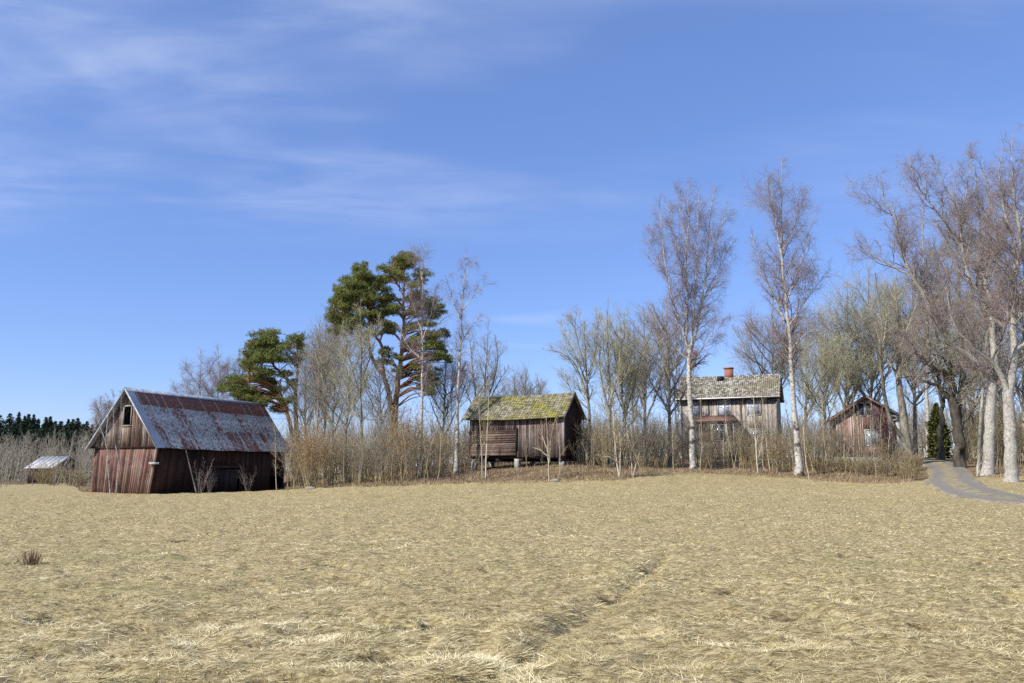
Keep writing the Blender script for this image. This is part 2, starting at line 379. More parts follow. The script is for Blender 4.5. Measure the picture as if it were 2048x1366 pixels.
mossroof('cottage_roof_tile', [(.3, (.04, .03, .025)), (.5, (.12, .08, .06)), (.7, (.22, .17, .13))], [(.35, (.05, .05, .02)), (.65, (.13, .12, .05))], .46, .6, .8)

def simple(name, stops, scale=3.0, stretch=(1, 1, 1), rndw=.5, rough=.9, bump=0.0, spec=.2):
    m, t = newmat(name); ob = t.obj()
    f = t.math('ADD', t.math('MULTIPLY', t.noise(t.mapping(ob, stretch), scale, 4, .65), 1 - rndw), t.math('MULTIPLY', t.attr('rnd'), rndw))
    c = t.ramp(f, stops)
    finish(t, c, rough, t.bump(t.noise(t.mapping(ob, stretch), scale * 2, 5, .7), bump, .03) if bump else None, spec)
# bark
m, t = newmat('birch_bark'); ob = t.obj(); sz = t.n('ShaderNodeSeparateXYZ', None, Vector=ob).outputs[2]
band = t.noise(t.mapping(ob, (2.2, 2.2, 7)), 1.6, 5, .7, .3); rough_ = t.noise(ob, 1.1, 4, .6)
dark = t.math('MAXIMUM', t.rng(band, .56, .63), t.rng(t.math('ADD', rough_, t.rng(sz, 7.0, 0.0, 0, .10)), .58, .66))
wh = t.ramp(t.noise(ob, 5, 4), [(.3, (.25, .235, .205)), (.6, (.50, .48, .43))])
finish(t, t.mix(dark, wh, (.075, .065, .055)), .8, t.bump(band, .4, .03))
m, t = newmat('oldbirch_bark'); ob = t.obj()
nz = t.noise(t.mapping(ob, (3.5, 3.5, 1.8)), 3.6, 7, .78, .3)
finish(t, t.ramp(nz, [(.34, (.11, .10, .085)), (.44, (.28, .265, .23)), (.56, (.40, .385, .345)), (.68, (.58, .57, .53))]), .9, t.bump(nz, .9, .05))
simple('grey_bark', [(.3, (.08, .073, .06)), (.5, (.23, .215, .175)), (.7, (.38, .36, .30))], 4, (1, 1, .5), .2, bump=.5)
simple('dark_bark', [(.3, (.03, .026, .022)), (.5, (.085, .075, .06)), (.62, (.13, .12, .075)), (.72, (.20, .185, .15))], 3, (1, 1, .5), .15, bump=.7)
m, t = newmat('pine_bark'); ob = t.obj(); sz = t.n('ShaderNodeSeparateXYZ', None, Vector=ob).outputs[2]
nz = t.noise(t.mapping(ob, (1, 1, .6)), 5, 5, .7)
finish(t, t.mix(t.rng(t.math('ADD', sz, t.math('MULTIPLY', nz, 2.0)), 4.5, 7.5), t.ramp(nz, [(.35, (.05, .04, .032)), (.65, (.17, .14, .11))]), t.ramp(nz, [(.35, (.17, .075, .035)), (.6, (.36, .18, .095))])), .9, t.bump(nz, .6, .03))
simple('twig_purple', [(.2, (.15, .11, .11)), (.5, (.25, .195, .185)), (.8, (.38, .32, .30))], 2)
simple('twig_grey', [(.2, (.13, .112, .085)), (.5, (.28, .25, .195)), (.8, (.45, .42, .34))], 2)
simple('twig_lichen', [(.2, (.18, .165, .10)), (.5, (.37, .35, .225)), (.8, (.55, .53, .38))], 2)
simple('twig_brown', [(.25, (.13, .092, .045)), (.5, (.27, .21, .11)), (.75, (.50, .43, .27))], 2, rndw=.75)
simple('twig_orange', [(.2, (.16, .10, .045)), (.5, (.32, .225, .11)), (.8, (.50, .39, .22))], 2)
simple('stem_pale', [(.2, (.20, .17, .12)), (.5, (.38, .34, .26)), (.8, (.60, .56, .47))], 3, (1, 1, .5))
simple('dead_leaf', [(.2, (.15, .065, .025)), (.5, (.30, .15, .05)), (.8, (.42, .23, .08))], 2)
simple('needles', [(.2, (.065, .085, .028)), (.5, (.15, .18, .05)), (.8, (.26, .275, .08))], .8, rndw=.5)
simple('spruce_needles', [(.2, (.018, .030, .020)), (.5, (.036, .056, .032)), (.8, (.07, .09, .048))], .8, rndw=.5)
simple('thuja_needles', [(.2, (.04, .048, .014)), (.5, (.07, .08, .024)), (.8, (.13, .14, .045))], .8)
m, t = newmat('straw'); r = t.attr('rnd'); ob = t.obj()
pt = t.noise(ob, .55, 4, .6, .3)
c1 = t.ramp(r, [(.0, (.20, .15, .065)), (.3, (.44, .36, .18)), (.65, (.66, .565, .32)), (1.0, (.86, .785, .53))])
c2 = t.ramp(r, [(.0, (.17, .145, .055)), (.5, (.42, .37, .17)), (1.0, (.66, .60, .34))])
c = t.mix(t.rng(pt, .54, .80), c1, c2)
finish(t, c, .75, None, .25)
simple('weeds', [(.2, (.13, .085, .05)), (.5, (.29, .21, .13)), (.8, (.50, .41, .26))], .8)

# ================================================================== GROUND
rs = np.random.RandomState(11)
m, t = newmat('ground'); ob = t.obj(); lit = t.attr('litter')
n1 = t.noise(t.mapping(ob, (1, 1.7, 1)), 9, 7, .75, .6); n2 = t.noise(ob, .22, 5, .6, .3); n3 = t.noise(ob, 1.1, 5, .7, .5)
straw = t.ramp(n1, [(.34, (.09, .068, .032)), (.46, (.27, .215, .105)), (.57, (.47, .39, .21)), (.70, (.62, .55, .35))])
green = t.ramp(n1, [(.30, (.09, .08, .03)), (.5, (.27, .245, .11)), (.72, (.46, .41, .22))])
g = t.mix(t.rng(t.math('ADD', t.math('MULTIPLY', n2, .6), t.math('MULTIPLY', n3, .4)), .50, .68), straw, green)
brown = t.ramp(t.noise(ob, 6, 6, .75), [(.3, (.06, .038, .024)), (.5, (.17, .115, .072)), (.7, (.33, .25, .16))])
bn = t.mix(t.rng(n3, .5, .66), brown, green)
soil = t.attr('soil')
g = t.mix(t.rng(soil, .25, .8), g, t.ramp(n1, [(.3, (.025, .018, .012)), (.7, (.09, .065, .04))]))
g = t.mix(t.rng(t.math('ADD', lit, t.math('MULTIPLY', t.math('SUBTRACT', n3, .5), .9)), .35, .65), g, bn)
finish(t, g, .95, t.bump(n1, .8, .05), .1)

th = np.concatenate([np.linspace(-180, -52, 40)[:-1], np.linspace(-52, 52, 700), np.linspace(52, 180, 40)[1:]])
rr = np.concatenate([[.05, .4, .9], np.geomspace(1.6, 260, 520), np.geomspace(290, 5000, 22)])
TH, RR = np.meshgrid(np.radians(th), rr)
gx, gy = RR * np.sin(TH), RR * np.cos(TH)
gzv = H(gx, gy)
gzv = np.where(RR > 60, np.where(RR > 110, H(gx, gy, False), gzv), gzv)
lit = np.clip((gy - edgeY(gx, gy)) / 2.0 + .2, 0, 1) * (gy > 10) * (RR < 300)
soil = np.zeros(gx.shape)
soil = holes_mask(gx, gy) * (RR < 60)
dr = np.full(gx.shape, 1e9); nn = (gy > 3) & (gy < 20) & (np.abs(gx) < 6); xn, yn = gx[nn], gy[nn]; dn = np.full(xn.shape, 1e9)
for p in RUT: dn = np.minimum(dn, (xn - p[0]) ** 2 + (yn - p[1]) ** 2)
soil[nn] = np.maximum(soil[nn], .5 * np.exp(-dn / .07 ** 2))
nt, nr = len(th), len(rr)
idx = np.arange(nt * nr).reshape(nr, nt)
Q = np.stack([idx[:-1, :-1], idx[:-1, 1:], idx[1:, 1:], idx[1:, :-1]], -1).reshape(-1, 4)[:, ::-1]
go = arr_mesh('ground', np.stack([gx, gy, gzv], -1), Q, MAT['ground'], smooth=True, extra={'litter': lit.ravel(), 'soil': soil.ravel()})
tag(go, None, None, None, 'structure')

# ------------------------------------------------------------------ road
m, t = newmat('gravel'); uvn = t.n('ShaderNodeUVMap', {'uv_map': 'UVMap'}).outputs[0]; su = t.n('ShaderNodeSeparateXYZ', None, Vector=uvn); ob = t.obj()
off = t.math('ABSOLUTE', t.math('SUBTRACT', t.math('ABSOLUTE', t.math('ADD', su.outputs[0], t.math('MULTIPLY', t.math('SUBTRACT', t.noise(ob, .7, 3), .5), .5))), .66))
track = t.rng(off, .42, .16)
gr = t.noise(ob, 9, 6, .8)
base = t.ramp(t.noise(ob, 2.5, 6, .8), [(.35, (.13, .10, .06)), (.5, (.24, .205, .13)), (.65, (.38, .33, .21))])
tr = t.ramp(gr, [(.3, (.11, .103, .09)), (.5, (.185, .173, .15)), (.7, (.30, .28, .245))])
finish(t, t.mix(track, base, tr), .9, t.bump(gr, .5, .02))
RC = resample(ROAD, 220); tg = np.gradient(RC, axis=0); tg /= np.linalg.norm(tg, axis=1)[:, None]; nm_ = np.stack([tg[:, 1], -tg[:, 0]], -1)
offs = np.linspace(-1.28, 1.28, 15)
V = []; UV = []
for j, o_ in enumerate(offs):
    wv = o_ + (vnoise(np.arange(220) * .6, np.full(220, j * 9.0), 1.7, 4) - .5) * (.3 if abs(o_) > 1.15 else 0)
    p = RC + nm_ * wv[:, None]
    z = H(p[:, 0], p[:, 1], False) + .05 + .05 * (1 - (abs(o_) / 1.28) ** 4) - .025 * math.exp(-((abs(o_) - .66) / .22) ** 2) - (.09 if abs(o_) > 1.2 else 0)
    V.append(np.column_stack([p, z])); UV.append(np.column_stack([np.full(220, o_), np.arange(220) * .5]))
V = np.array(V); UV = np.array(UV).reshape(-1, 2)
idx = np.arange(15 * 220).reshape(15, 220)
Q = np.stack([idx[:-1, :-1], idx[:-1, 1:], idx[1:, 1:], idx[1:, :-1]], -1).reshape(-1, 4)
tag(arr_mesh('road', V, Q, MAT['gravel'], smooth=True, uv=UV), 'narrow grey gravel road with two wheel tracks curving up past the cottage', None, None, 'structure')

# ------------------------------------------------------------------ grass blades
def blades(name, x, y, z, az, elev, L, w, bend, mat, rnd, label=None, flat=.5, parent=None):
    """each blade: 3 cross-sections (2 quads); curved towards the ground"""
    n = len(x); d = np.stack([np.cos(az), np.sin(az)], -1); s = np.stack([-d[:, 1], d[:, 0]], -1)
    P = np.zeros((n, 3, 2, 3), np.float32); tl = np.random.RandomState(n % 9999).uniform(-.8, .8, n)
    for k, u in enumerate((0.0, .5, 1.0)):
        hor = L * u * np.cos(elev); ver = L * u * np.sin(elev) - bend * L * u * u
        wd = w * (1.0, .8, .15)[k] * .5
        for q, sg in enumerate((-1, 1)):
            P[:, k, q, 0] = x + d[:, 0] * hor + s[:, 0] * wd * sg
            P[:, k, q, 1] = y + d[:, 1] * hor + s[:, 1] * wd * sg
            P[:, k, q, 2] = z + ver + sg * wd * tl
    b = np.arange(n)[:, None] * 6
    Q = np.stack([b + np.array([0, 1, 3, 2]), b + np.array([2, 3, 5, 4])], 1).reshape(-1, 4)
    o = arr_mesh(name, P, Q, mat, rnd=np.repeat(rnd, 6), parent=parent)
    return o
rng_ = np.random.RandomState(5)
N = 1050000
an = np.radians(rng_.uniform(-44, 44, N)); rad = np.exp(rng_.uniform(math.log(3.4), math.log(75), N))
x, y = rad * np.sin(an), rad * np.cos(an)
keep = (y < edgeY(x, y) + rng_.uniform(-1.5, 1.5, N)) & (road_dist(x, y) > 1.15 + rng_.uniform(0, .5, N))
keep &= ~((x > 8) & (x > np.interp(y, ROADS[:, 1], ROADS[:, 0]) + 1) & (y > 47))
hz_ = np.zeros(N)
hz_ = holes_mask(x, y)
dr = np.full(N, 1e9)
for p in RUT: dr = np.minimum(dr, (x - p[0]) ** 2 + (y - p[1]) ** 2)
hz_ = np.maximum(hz_, .62 * np.exp(-dr / .06 ** 2) * (vnoise(x, y, .45, 41) > .52))
keep &= hz_ < .25 + rng_.uniform(0, .5, N)
x, y, rad = x[keep], y[keep], rad[keep]; N = len(x)
z = H(x, y)
flow = vnoise(x, y, .6, 21) * 7.0 + vnoise(x, y, .2, 22) * 5.0
az = flow + rng_.normal(0, 1.1, N)
tuft = vnoise(x, y, .5, 23)
elev = np.radians(np.clip(rng_.normal(8, 11, N) + 16 * np.clip(tuft - .62, 0, 1) * 2, -4, 60))
L = rng_.uniform(.045, .135, N) * (1 + .4 * tuft) * np.interp(rad, [5, 12, 25], [1.1, .85, .65]); wd = np.maximum(rng_.uniform(.0024, .0046, N), rad * .00042)
L *= np.clip(1.0 - (rad - 30) / 90, .6, 1)
rn = np.clip(rng_.beta(2.2, 1.9, N) * .72 + .50 * (vnoise(x, y, .2, 24) - .32) + .22 * (vnoise(x, y, .7, 26) - .4) + .26 * (vnoise(x, y, 2.7, 25) - .42), 0, 1)
g = blades('dry_grass', x, y, z - .012, az, elev, L, wd, rng_.uniform(.0, .5, N) * np.sin(elev), MAT['straw'], rn)
tag(g, 'matted pale straw coloured grass covering the whole field', 'grass', None, 'stuff')

# weeds / leaf litter along the field edge and below the trees
N = 90000
q = rng_.uniform(-.60, .72, N); e = np.interp(q, EDQ[:, 0], EDQ[:, 1]); y = e + rng_.exponential(5.0, N) - .6; x = q * y
keep = (road_dist(x, y) > 2.0) & ~((q < -.27) & (q > -.50) & (y < 70))
x, y = x[keep], y[keep]; N = len(x); z = H(x, y)
L = rng_.uniform(.10, .42, N) * (.3 + .9 * vnoise(x, y, 2.2, 31))
g = blades('undergrowth', x, y, z - .02, rng_.uniform(0, 6.28, N), np.radians(rng_.uniform(25, 88, N)), L, rng_.uniform(.012, .026, N), rng_.uniform(0, .35, N), MAT['weeds'], rng_.rand(N))
tag(g, 'low brown weeds and dead leaves under the trees', 'undergrowth', None, 'stuff')

# the one standing tuft of rushes in the field
px = at(62, 1117, 14.6); z0 = gz(px[0], px[1])
n = 150; a = rng_.uniform(0, 6.28, n); r0 = rng_.uniform(0, .16, n)
g = blades('rush_tuft', r0 * np.cos(a) * 1.2, r0 * np.sin(a), np.zeros(n) - .02, a, np.radians(rng_.uniform(55, 88, n)), rng_.uniform(.18, .36, n), np.full(n, .009), rng_.uniform(0, .15, n), MAT['weeds'], rng_.rand(n) * .6)
g.location = (px[0], px[1], z0); tag(g, 'upright tuft of dry rushes standing alone in the mown field', 'grass tuft')

# ================================================================== RED BARN
rs = np.random.RandomState(3); np.random.seed(4)
BY = 55.0; c0 = at(320, 893, BY)
u = np.array((.935, -.355))                       # left -> right along the gable
Wb, Lb = 6.0, 14.2
fb = Frame((c0[0] - u[0] * Wb, c0[1] - u[1] * Wb), u)   # a = 0 left eave .. 6 right eave, b along the ridge
ZE, ZR = 3.17, 7.05; ZG = -.12
O = fb.P(3, 0, 0.0); O[2] = 0
barn = empty('red_barn', O, 'weathered red wooden barn with a rusty corrugated metal roof at the field edge', 'barn')
WL, WR = .22, 5.78
zr = lambda s: ZE + (ZR - ZE) * (1 - abs(s - 3) / 3) - .10
lean = lambda s, z: -.50 * (s - WL) / (WR - WL) * np.clip((ZE - z) / ZE, 0, 1.05) ** 1.15 + .0
mb = MB(O)
boards(mb, fb, WL, WR, .12, lambda s: ZG + .06 * math.sin(s * 3), lambda s: ZE - .02, .17, .03, rs, shear=lean, jz=.14)
mb.build('gable_wall', MAT['barn_gable_wood'], barn)
mb = MB(O)
boards(mb, fb, WL - .18, WR + .12, .05, lambda s: ZE - .06, zr, .15, .03, rs, holes=((2.72, 3.32, 4.62, 5.85),), jz=.10)
ga = mb.build('attic_wall', MAT['barn_attic_wood'], barn)
mb = MB(O)   # opening frame + darkness behind
for a0, a1, z0, z1 in ((2.64, 2.72, 4.58, 5.93), (3.32, 3.40, 4.58, 5.93), (2.60, 3.44, 5.85, 5.95), (2.60, 3.44, 4.50, 4.60)):
    fb.box(mb, a0, a1, -.03, .04, z0, z1)
wf = mb.build('attic_opening', MAT['grey_wood'], barn)
mb = MB(O); fb.box(mb, 2.6, 3.45, .5, .52, 4.5, 5.95); mb.build('dark_inside', MAT['interior_dark'], wf)
# long wall (a = WR), red darkened for its shade, door and holes; bottoms follow the terrain
bz = lambda s: gz(*fb.P(WR, s, 0)[:2]) - .1
mb = MB(O)
lean2 = lambda s, z: 0.0
class F2(Frame):
    def P(s, a, b, z):
        q = Frame.P(s, a, b, z); k = -.50 * np.clip((ZE - z) / ZE, 0, 1.05) ** 1.15 * max(0.0, 1 - b / 9.0)
        q[0] += s.u[0] * k; q[1] += s.u[1] * k; return q
fb2 = F2(fb.O, fb.u)
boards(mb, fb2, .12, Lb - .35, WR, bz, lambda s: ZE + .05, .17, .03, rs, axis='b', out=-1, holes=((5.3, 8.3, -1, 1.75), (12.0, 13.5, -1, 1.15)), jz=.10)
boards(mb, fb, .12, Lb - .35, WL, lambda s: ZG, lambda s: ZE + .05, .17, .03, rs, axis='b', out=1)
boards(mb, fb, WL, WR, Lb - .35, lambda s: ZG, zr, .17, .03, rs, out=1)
mb.build('side_wall', MAT['barn_shade_wood'], barn)
mb = MB(O)
boards(mb, fb2, 5.32, 6.78, WR - .10, lambda s: bz(s) + .15, lambda s: 1.74, .18, .03, rs, axis='b')
boards(mb, fb2, 6.84, 8.28, WR - .10, lambda s: bz(s) + .15, lambda s: 1.70, .18, .03, rs, axis='b')
mb.build('barn_door', MAT['door_dark_wood'], barn)
mb = MB(O); fb2.box(mb, WR - .8, WR - .75, 4.8, 14, -.2, 2.2); mb.build('dark_inside', MAT['interior_dark'], barn)
mb = MB(O)
fb2.box(mb, WR + .03, WR + .10, 5.0, 8.6, 1.75, 1.90)
mb.build('door_lintel', MAT['door_dark_wood'], barn)
# roof: corrugated sheets, slightly wavy, uv in metres / rows
def corr(side, b0=-.38, b1=Lb + .1, over=.42):
    n = int((b1 - b0) / .032); bs = np.linspace(b0, b1, n); ts = [0, .18, .3599, .36, .53, .7149, .715, .86, 1.0]
    V = []; UVs = []
    for i, tt in enumerate(ts):
        lift = .028 * (3 - (tt < .36) * 0 - (tt >= .36) * 1 - (tt >= .715) * 1) if 0 else (.0 if tt < .36 else .02 if tt < .715 else .04)
        a = 3 + side * (3 + over * .35) * (1 - tt); z = ZE - .15 * .8 + (ZR + .05 - ZE + .12) * tt + lift
        sag = -.05 * np.sin((bs - b0) / (b1 - b0) * math.pi) + .02 * np.sin(bs * 1.9 + i)
        zz_ = z + sag + .014 * np.sin(bs / .13 * 2 * math.pi)
        q = fb.O[None] + a * fb.u[None] + bs[:, None] * fb.v[None]
        V.append(np.column_stack([q, zz_])); UVs.append(np.column_stack([bs - b0, np.full(n, tt)]))
    V = np.array(V) - O; idx = np.arange(len(ts) * n).reshape(len(ts), n)
    Q = np.stack([idx[:-1, :-1], idx[:-1, 1:], idx[1:, 1:], idx[1:, :-1]], -1).reshape(-1, 4)
    if side < 0: Q = Q[:, ::-1]
    return arr_mesh('roof', V, Q, MAT['rusty_metal'], smooth=True, uv=np.array(UVs).reshape(-1, 2), parent=barn)
rfR = corr(1); rfL = corr(-1)
for sd_ in (1, -1):
    mb = MB(O)
    a_e = 3 + sd_ * 3.12; z_e = ZE - .12
    p = [fb.P(a_e, -.40, z_e - .16), fb.P(3, -.40, ZR - .10), fb.P(3, -.34, ZR - .10), fb.P(a_e, -.34, z_e - .16),
         fb.P(a_e, -.40, z_e - .02), fb.P(3, -.40, ZR + .06), fb.P(3, -.34, ZR + .06), fb.P(a_e, -.34, z_e - .02)]
    mb.hexa(p)
    mb.build('barge_board', MAT['metal_trim'], rfR if sd_ > 0 else rfL)
mb = MB(O)
for sd_ in (1, -1):
    b0, b1 = -.42, Lb + .12
    mb.hexa([fb.P(3 + sd_ * .20, b0, ZR - .17), fb.P(3 + sd_ * .20, b1, ZR - .17), fb.P(3, b1, ZR + .07), fb.P(3, b0, ZR + .07),
             fb.P(3 + sd_ * .20, b0, ZR - .145), fb.P(3 + sd_ * .20, b1, ZR - .145), fb.P(3, b1, ZR + .105), fb.P(3, b0, ZR + .105)])
mb.build('ridge_cap', MAT['ridge_metal'], rfR)
mb = MB(O)  # soffit boards / rafters under the eaves, plus horizontal board between gable halves
boards_r = np.linspace(.4, Lb - .5, 18)
for bb in boards_r:
    mb = MB(O); fb.box(mb, WR + .0, WR + .34, bb - .04, bb + .04, ZE - .13, ZE - .02); mb.build('rafter', MAT['barn_shade_wood'], barn)
mb = MB(O); fb.box(mb, WL - .35, WR + .3, -.02, .10, ZE - .10, ZE - .03); mb.build('cross_board', MAT['barn_shade_wood'], barn)
# loose white plank nailed at the corner
pw = at(322, 926, 54.6); mb = MB(O)
fb.box(mb, WR - .55, WR + .28, -.10, -.05, 1.98, 2.10)
mb.build('loose_plank', MAT['white_trim'], barn)
# fallen boards at the left foot of the gable
FBL = ['upright leaning', 'second', 'third', 'fourth', 'fifth', 'rightmost']
for k in range(6):
    p = at(200 + k * 9, 983 + k % 3, 53.8 - (k % 2) * .3); z0 = gz(p[0], p[1])
    an = rs.uniform(-.5, .6); Lk = rs.uniform(.7, 1.6); fr = Frame((p[0], p[1]), (math.cos(an), math.sin(an)))
    mb = MB((p[0], p[1], z0)); h = rs.uniform(.05, .45) if k else .9
    mb.hexa([fr.P(0, 0, z0), fr.P(Lk * .8, 0, z0 + h), fr.P(Lk * .8, .14, z0 + h), fr.P(0, .14, z0), fr.P(0, 0, z0 + .04), fr.P(Lk * .8, 0, z0 + h + .04), fr.P(Lk * .8, .14, z0 + h + .04), fr.P(0, .14, z0 + .04)])
    tag(mb.build('fallen_board', MAT['grey_wood']), (FBL[k] + ' of the grey boards at the left foot of the barn gable'), 'board', 'boards fallen by the barn gable')

# ================================================================== tiled / shingled roof
def tile_roof(fr, O, a0, a1, bE, zE, bR, zR, mat, parent, tw=.3, tl=.42, th=.035, jit=.02, rs=None, name='roof', sag=.04, moss_bumps=0):
    mb = MB(O); L = math.hypot(bR - bE, zR - zE); nr = max(2, int(L / tl)); na = int((a1 - a0) / tw)
    db, dz = (bR - bE) / nr, (zR - zE) / nr; nx = -(zR - zE) / L * (1 if bR > bE else -1); nz_ = abs(bR - bE) / L
    sg = lambda a: -sag * math.sin((a - a0) / (a1 - a0) * math.pi)
    for i in range(nr):
        for j in range(na):
            p0 = a0 + (a1 - a0) * j / na; p1 = a0 + (a1 - a0) * (j + 1) / na
            h = rs.uniform(0, jit); h2 = rs.uniform(0, jit); e0 = th + h + moss_bumps * rs.rand() ** 3
            bb0, zz0 = bE + db * (i - .12 + rs.uniform(-.05, .05)), zE + dz * (i - .12); bb1, zz1 = bE + db * (i + 1), zE + dz * (i + 1)
            s0, s1 = sg(p0), sg(p1)
            lo = lambda a, b, z, s: fr.P(a, b, z + s)
            c = [fr.P(p0, bb0, zz0 + s0), fr.P(p1, bb0, zz0 + s1), fr.P(p1, bb1, zz1 + s1), fr.P(p0, bb1, zz1 + s0),
                 fr.P(p0, bb0 + nx * e0, zz0 + s0 + e0 * nz_ + .012), fr.P(p1, bb0 + nx * e0, zz0 + s1 + (e0 + h2 * .5) * nz_ + .012), fr.P(p1, bb1 + nx * .02, zz1 + s1 + .02), fr.P(p0, bb1 + nx * .02, zz1 + s0 + .02)]
            mb.hexa(c, 0, rs.rand())
    return mb.build(name, mat, parent)

# ================================================================== LOG SHED ON STONE POSTS
rs = np.random.RandomState(8)
u = np.array((.883, -.469)); cR = at(1127, 880, 58.0); Ws = 7.6; Ds = 3.1
fs = Frame((cR[0] - u[0] * Ws, cR[1] - u[1] * Ws), u)
zf = 2.62; zE = 5.42; zR_ = 7.12
O = fs.P(Ws / 2, 0, 0); O[2] = gz(*fs.P(Ws / 2, 1, 0)[:2])
shed = empty('storehouse', O, 'raised wooden storehouse with a green mossy roof standing on stone posts', 'shed')
mb = MB(O); boards(mb, fs, 3.95, Ws, 0, lambda s: zf - .05, lambda s: zE + .2, .19, .03, rs, batten=True, jz=.12)
boards(mb, fs, 0, 3.95, 0, lambda s: 4.38, lambda s: zE + .2, .19, .03, rs, jz=.03)
mb.build('front_wall', MAT['shed_wood'], shed)
mb = MB(O); zc = zf
while zc < 4.36:
    hh = rs.uniform(.13, .18); sh_ = rs.uniform(-.03, .03); pr = rs.uniform(0, .025)
    fs.box(mb, -.05 + sh_, 3.88 + sh_ * .6, -.16 - pr, -.02, zc, min(zc + hh - .012, 4.37)); zc += hh
fs.box(mb, -.06, 3.92, -.20, .0, 4.37, 4.42)
mb.build('plank_panel', MAT['shed_plank_wood'], shed)
mb = MB(O)
boards(mb, fs, 0, Ds, Ws, lambda s: zf - .05, lambda s: zE + .2 + (zR_ - zE - .25) * (1 - abs(s - Ds / 2) / (Ds / 2)), .19, .03, rs, axis='b', out=-1, batten=True)
boards(mb, fs, 0, Ds, 0, lambda s: zf - .05, lambda s: zE + .2 + (zR_ - zE - .25) * (1 - abs(s - Ds / 2) / (Ds / 2)), .19, .03, rs, axis='b', out=1)
boards(mb, fs, 0, Ws, Ds, lambda s: zf - .05, lambda s: zE + .2, .19, .03, rs, out=1)
mb.build('gable_wall', MAT['barn_shade_wood'], shed)  # storehouse sides in the barn's wood with shade in its colour
mb = MB(O); fs.box(mb, Ws - .02, Ws + .07, -.09, -.035, zf - .05, zE + .1); fs.box(mb, Ws + .035, Ws + .09, -.035, .08, zf - .05, zE + .1)
mb.build('corner_board', MAT['grey_wood'], shed)
mb = MB(O); fs.box(mb, .05, Ws - .05, .05, Ds - .05, zf + .0, zf + .10)
for b in (.06, Ds / 2, Ds - .3): fs.box(mb, -.1, Ws + .05, b, b + .24, zf - .22, zf - .002)
for a in (.4, 2.2, 4.1, 5.8, 7.2): fs.box(mb, a, a + .2, -.02, Ds, zf - .42, zf - .225)
mb.build('floor_beam', MAT['door_dark_wood'], shed)
for a, b, wd in ((.12, .05, .30), (3.72, -.02, .34), (7.2, .05, .34), (.12, Ds - .4, .3), (3.6, Ds - .4, .32), (7.2, Ds - .4, .3)):
    mb = MB(O); p = fs.P(a, b, 0); z0 = gz(p[0], p[1]) - .15
    fs.box(mb, a, a + wd, b, b + wd, z0, zf - .43 if a != 3.72 else zf - .225); mb.build('stone_post', MAT['concrete'], shed)
mb = MB(O); fs.box(mb, 3.90, 4.0, -.17, -.04, 3.0, 4.6); mb.build('shadow_strip', MAT['interior_dark'], shed)  # dark strip standing in for the shadow at the panel's edge
rf = tile_roof(fs, O, -.45, Ws + .25, -.42, zE - .15, Ds / 2, zR_, MAT['shed_roof_moss'], shed, .2, .20, .025, .025, rs, sag=.10, moss_bumps=.07)
tile_roof(fs, O, -.45, Ws + .25, Ds + .42, zE - .15, Ds / 2, zR_, MAT['shed_roof_moss'], shed, .3, .3, .04, .04, rs, sag=.08)
for sg in (0, 1):
    b0 = -.44 if sg == 0 else Ds + .44
    for a in (-.5, Ws + .25):
        mb = MB(O); mb.hexa([fs.P(a, b0, zE - .30), fs.P(a + .05, b0, zE - .30), fs.P(a + .05, Ds / 2, zR_ - .13), fs.P(a, Ds / 2, zR_ - .13),
                 fs.P(a, b0, zE - .12), fs.P(a + .05, b0, zE - .12), fs.P(a + .05, Ds / 2, zR_ + .05), fs.P(a, Ds / 2, zR_ + .05)])
        mb.build('barge_board', MAT['grey_wood'], rf)

# ================================================================== TWO STOREY HOUSE
rs = np.random.RandomState(9)
def window(fr, O, parent, a0, a1, z0, z1, b=0.0, glass='window_glass', trim='white_trim', fw=.08, cross=True, name='window'):
    mb = MB(O)
    for q in ((a0 - fw, a0, z0 - fw, z1 + fw), (a1, a1 + fw, z0 - fw, z1 + fw), (a0, a1, z1, z1 + fw), (a0, a1, z0 - fw, z0)):
        fr.box(mb, q[0], q[1], b - .09, b - .02, q[2], q[3])
    if cross:
        fr.box(mb, (a0 + a1) / 2 - .025, (a0 + a1) / 2 + .025, b - .08, b - .04, z0, z1)
        zm = z0 + (z1 - z0) * .66
        fr.box(mb, a0, (a0 + a1) / 2 - .026, b - .075, b - .042, zm - .02, zm + .02); fr.box(mb, (a0 + a1) / 2 + .026, a1, b - .075, b - .042, zm - .02, zm + .02)
    f = mb.build(name, MAT[trim], parent)
    mb = MB(O); fr.box(mb, a0, a1, b - .038, b - .022, z0, z1); mb.build('pane', MAT[glass], f)
    return f
u = np.array((.93, -.36)); cR = at(1555, 880, 76.0); Wh = 8.7; Dh = 6.4
fh = Frame((cR[0] - u[0] * Wh, cR[1] - u[1] * Wh), u)
zG = 2.2; zE = 8.25; zR_ = 10.75
O = fh.P(Wh / 2, 0, 0); O[2] = zG
house = empty('farmhouse', O, 'abandoned two storey wooden farmhouse with a lichen covered tile roof and brick chimney', 'house')
UPW = [(.70, 1.75), (3.48, 4.55), (6.20, 7.25)]
holes = [(a - .02, b + .02, 6.62, 7.86) for a, b in UPW] + [(.7, 1.75, 4.1, 5.35), (6.2, 7.25, 4.1, 5.35)]
mb = MB(O); boards(mb, fh, 0, Wh, 0, lambda s: 2.6, lambda s: zE - .02, .17, .03, rs, batten=True, holes=holes, jz=.02)
mb.build('front_wall', MAT['house_wood'], house)
mb = MB(O)
gt = lambda s: zE + (zR_ - zE - .1) * (1 - abs(s - Dh / 2) / (Dh / 2))
boards(mb, fh, 0, Dh, Wh, lambda s: 2.6, gt, .2, .03, rs, axis='b', out=-1); boards(mb, fh, 0, Dh, 0, lambda s: 2.6, gt, .2, .03, rs, axis='b', out=1)
boards(mb, fh, 0, Wh, Dh, lambda s: 2.6, lambda s: zE, .25, .03, rs, out=1); mb.build('side_wall', MAT['house_wood'], house)
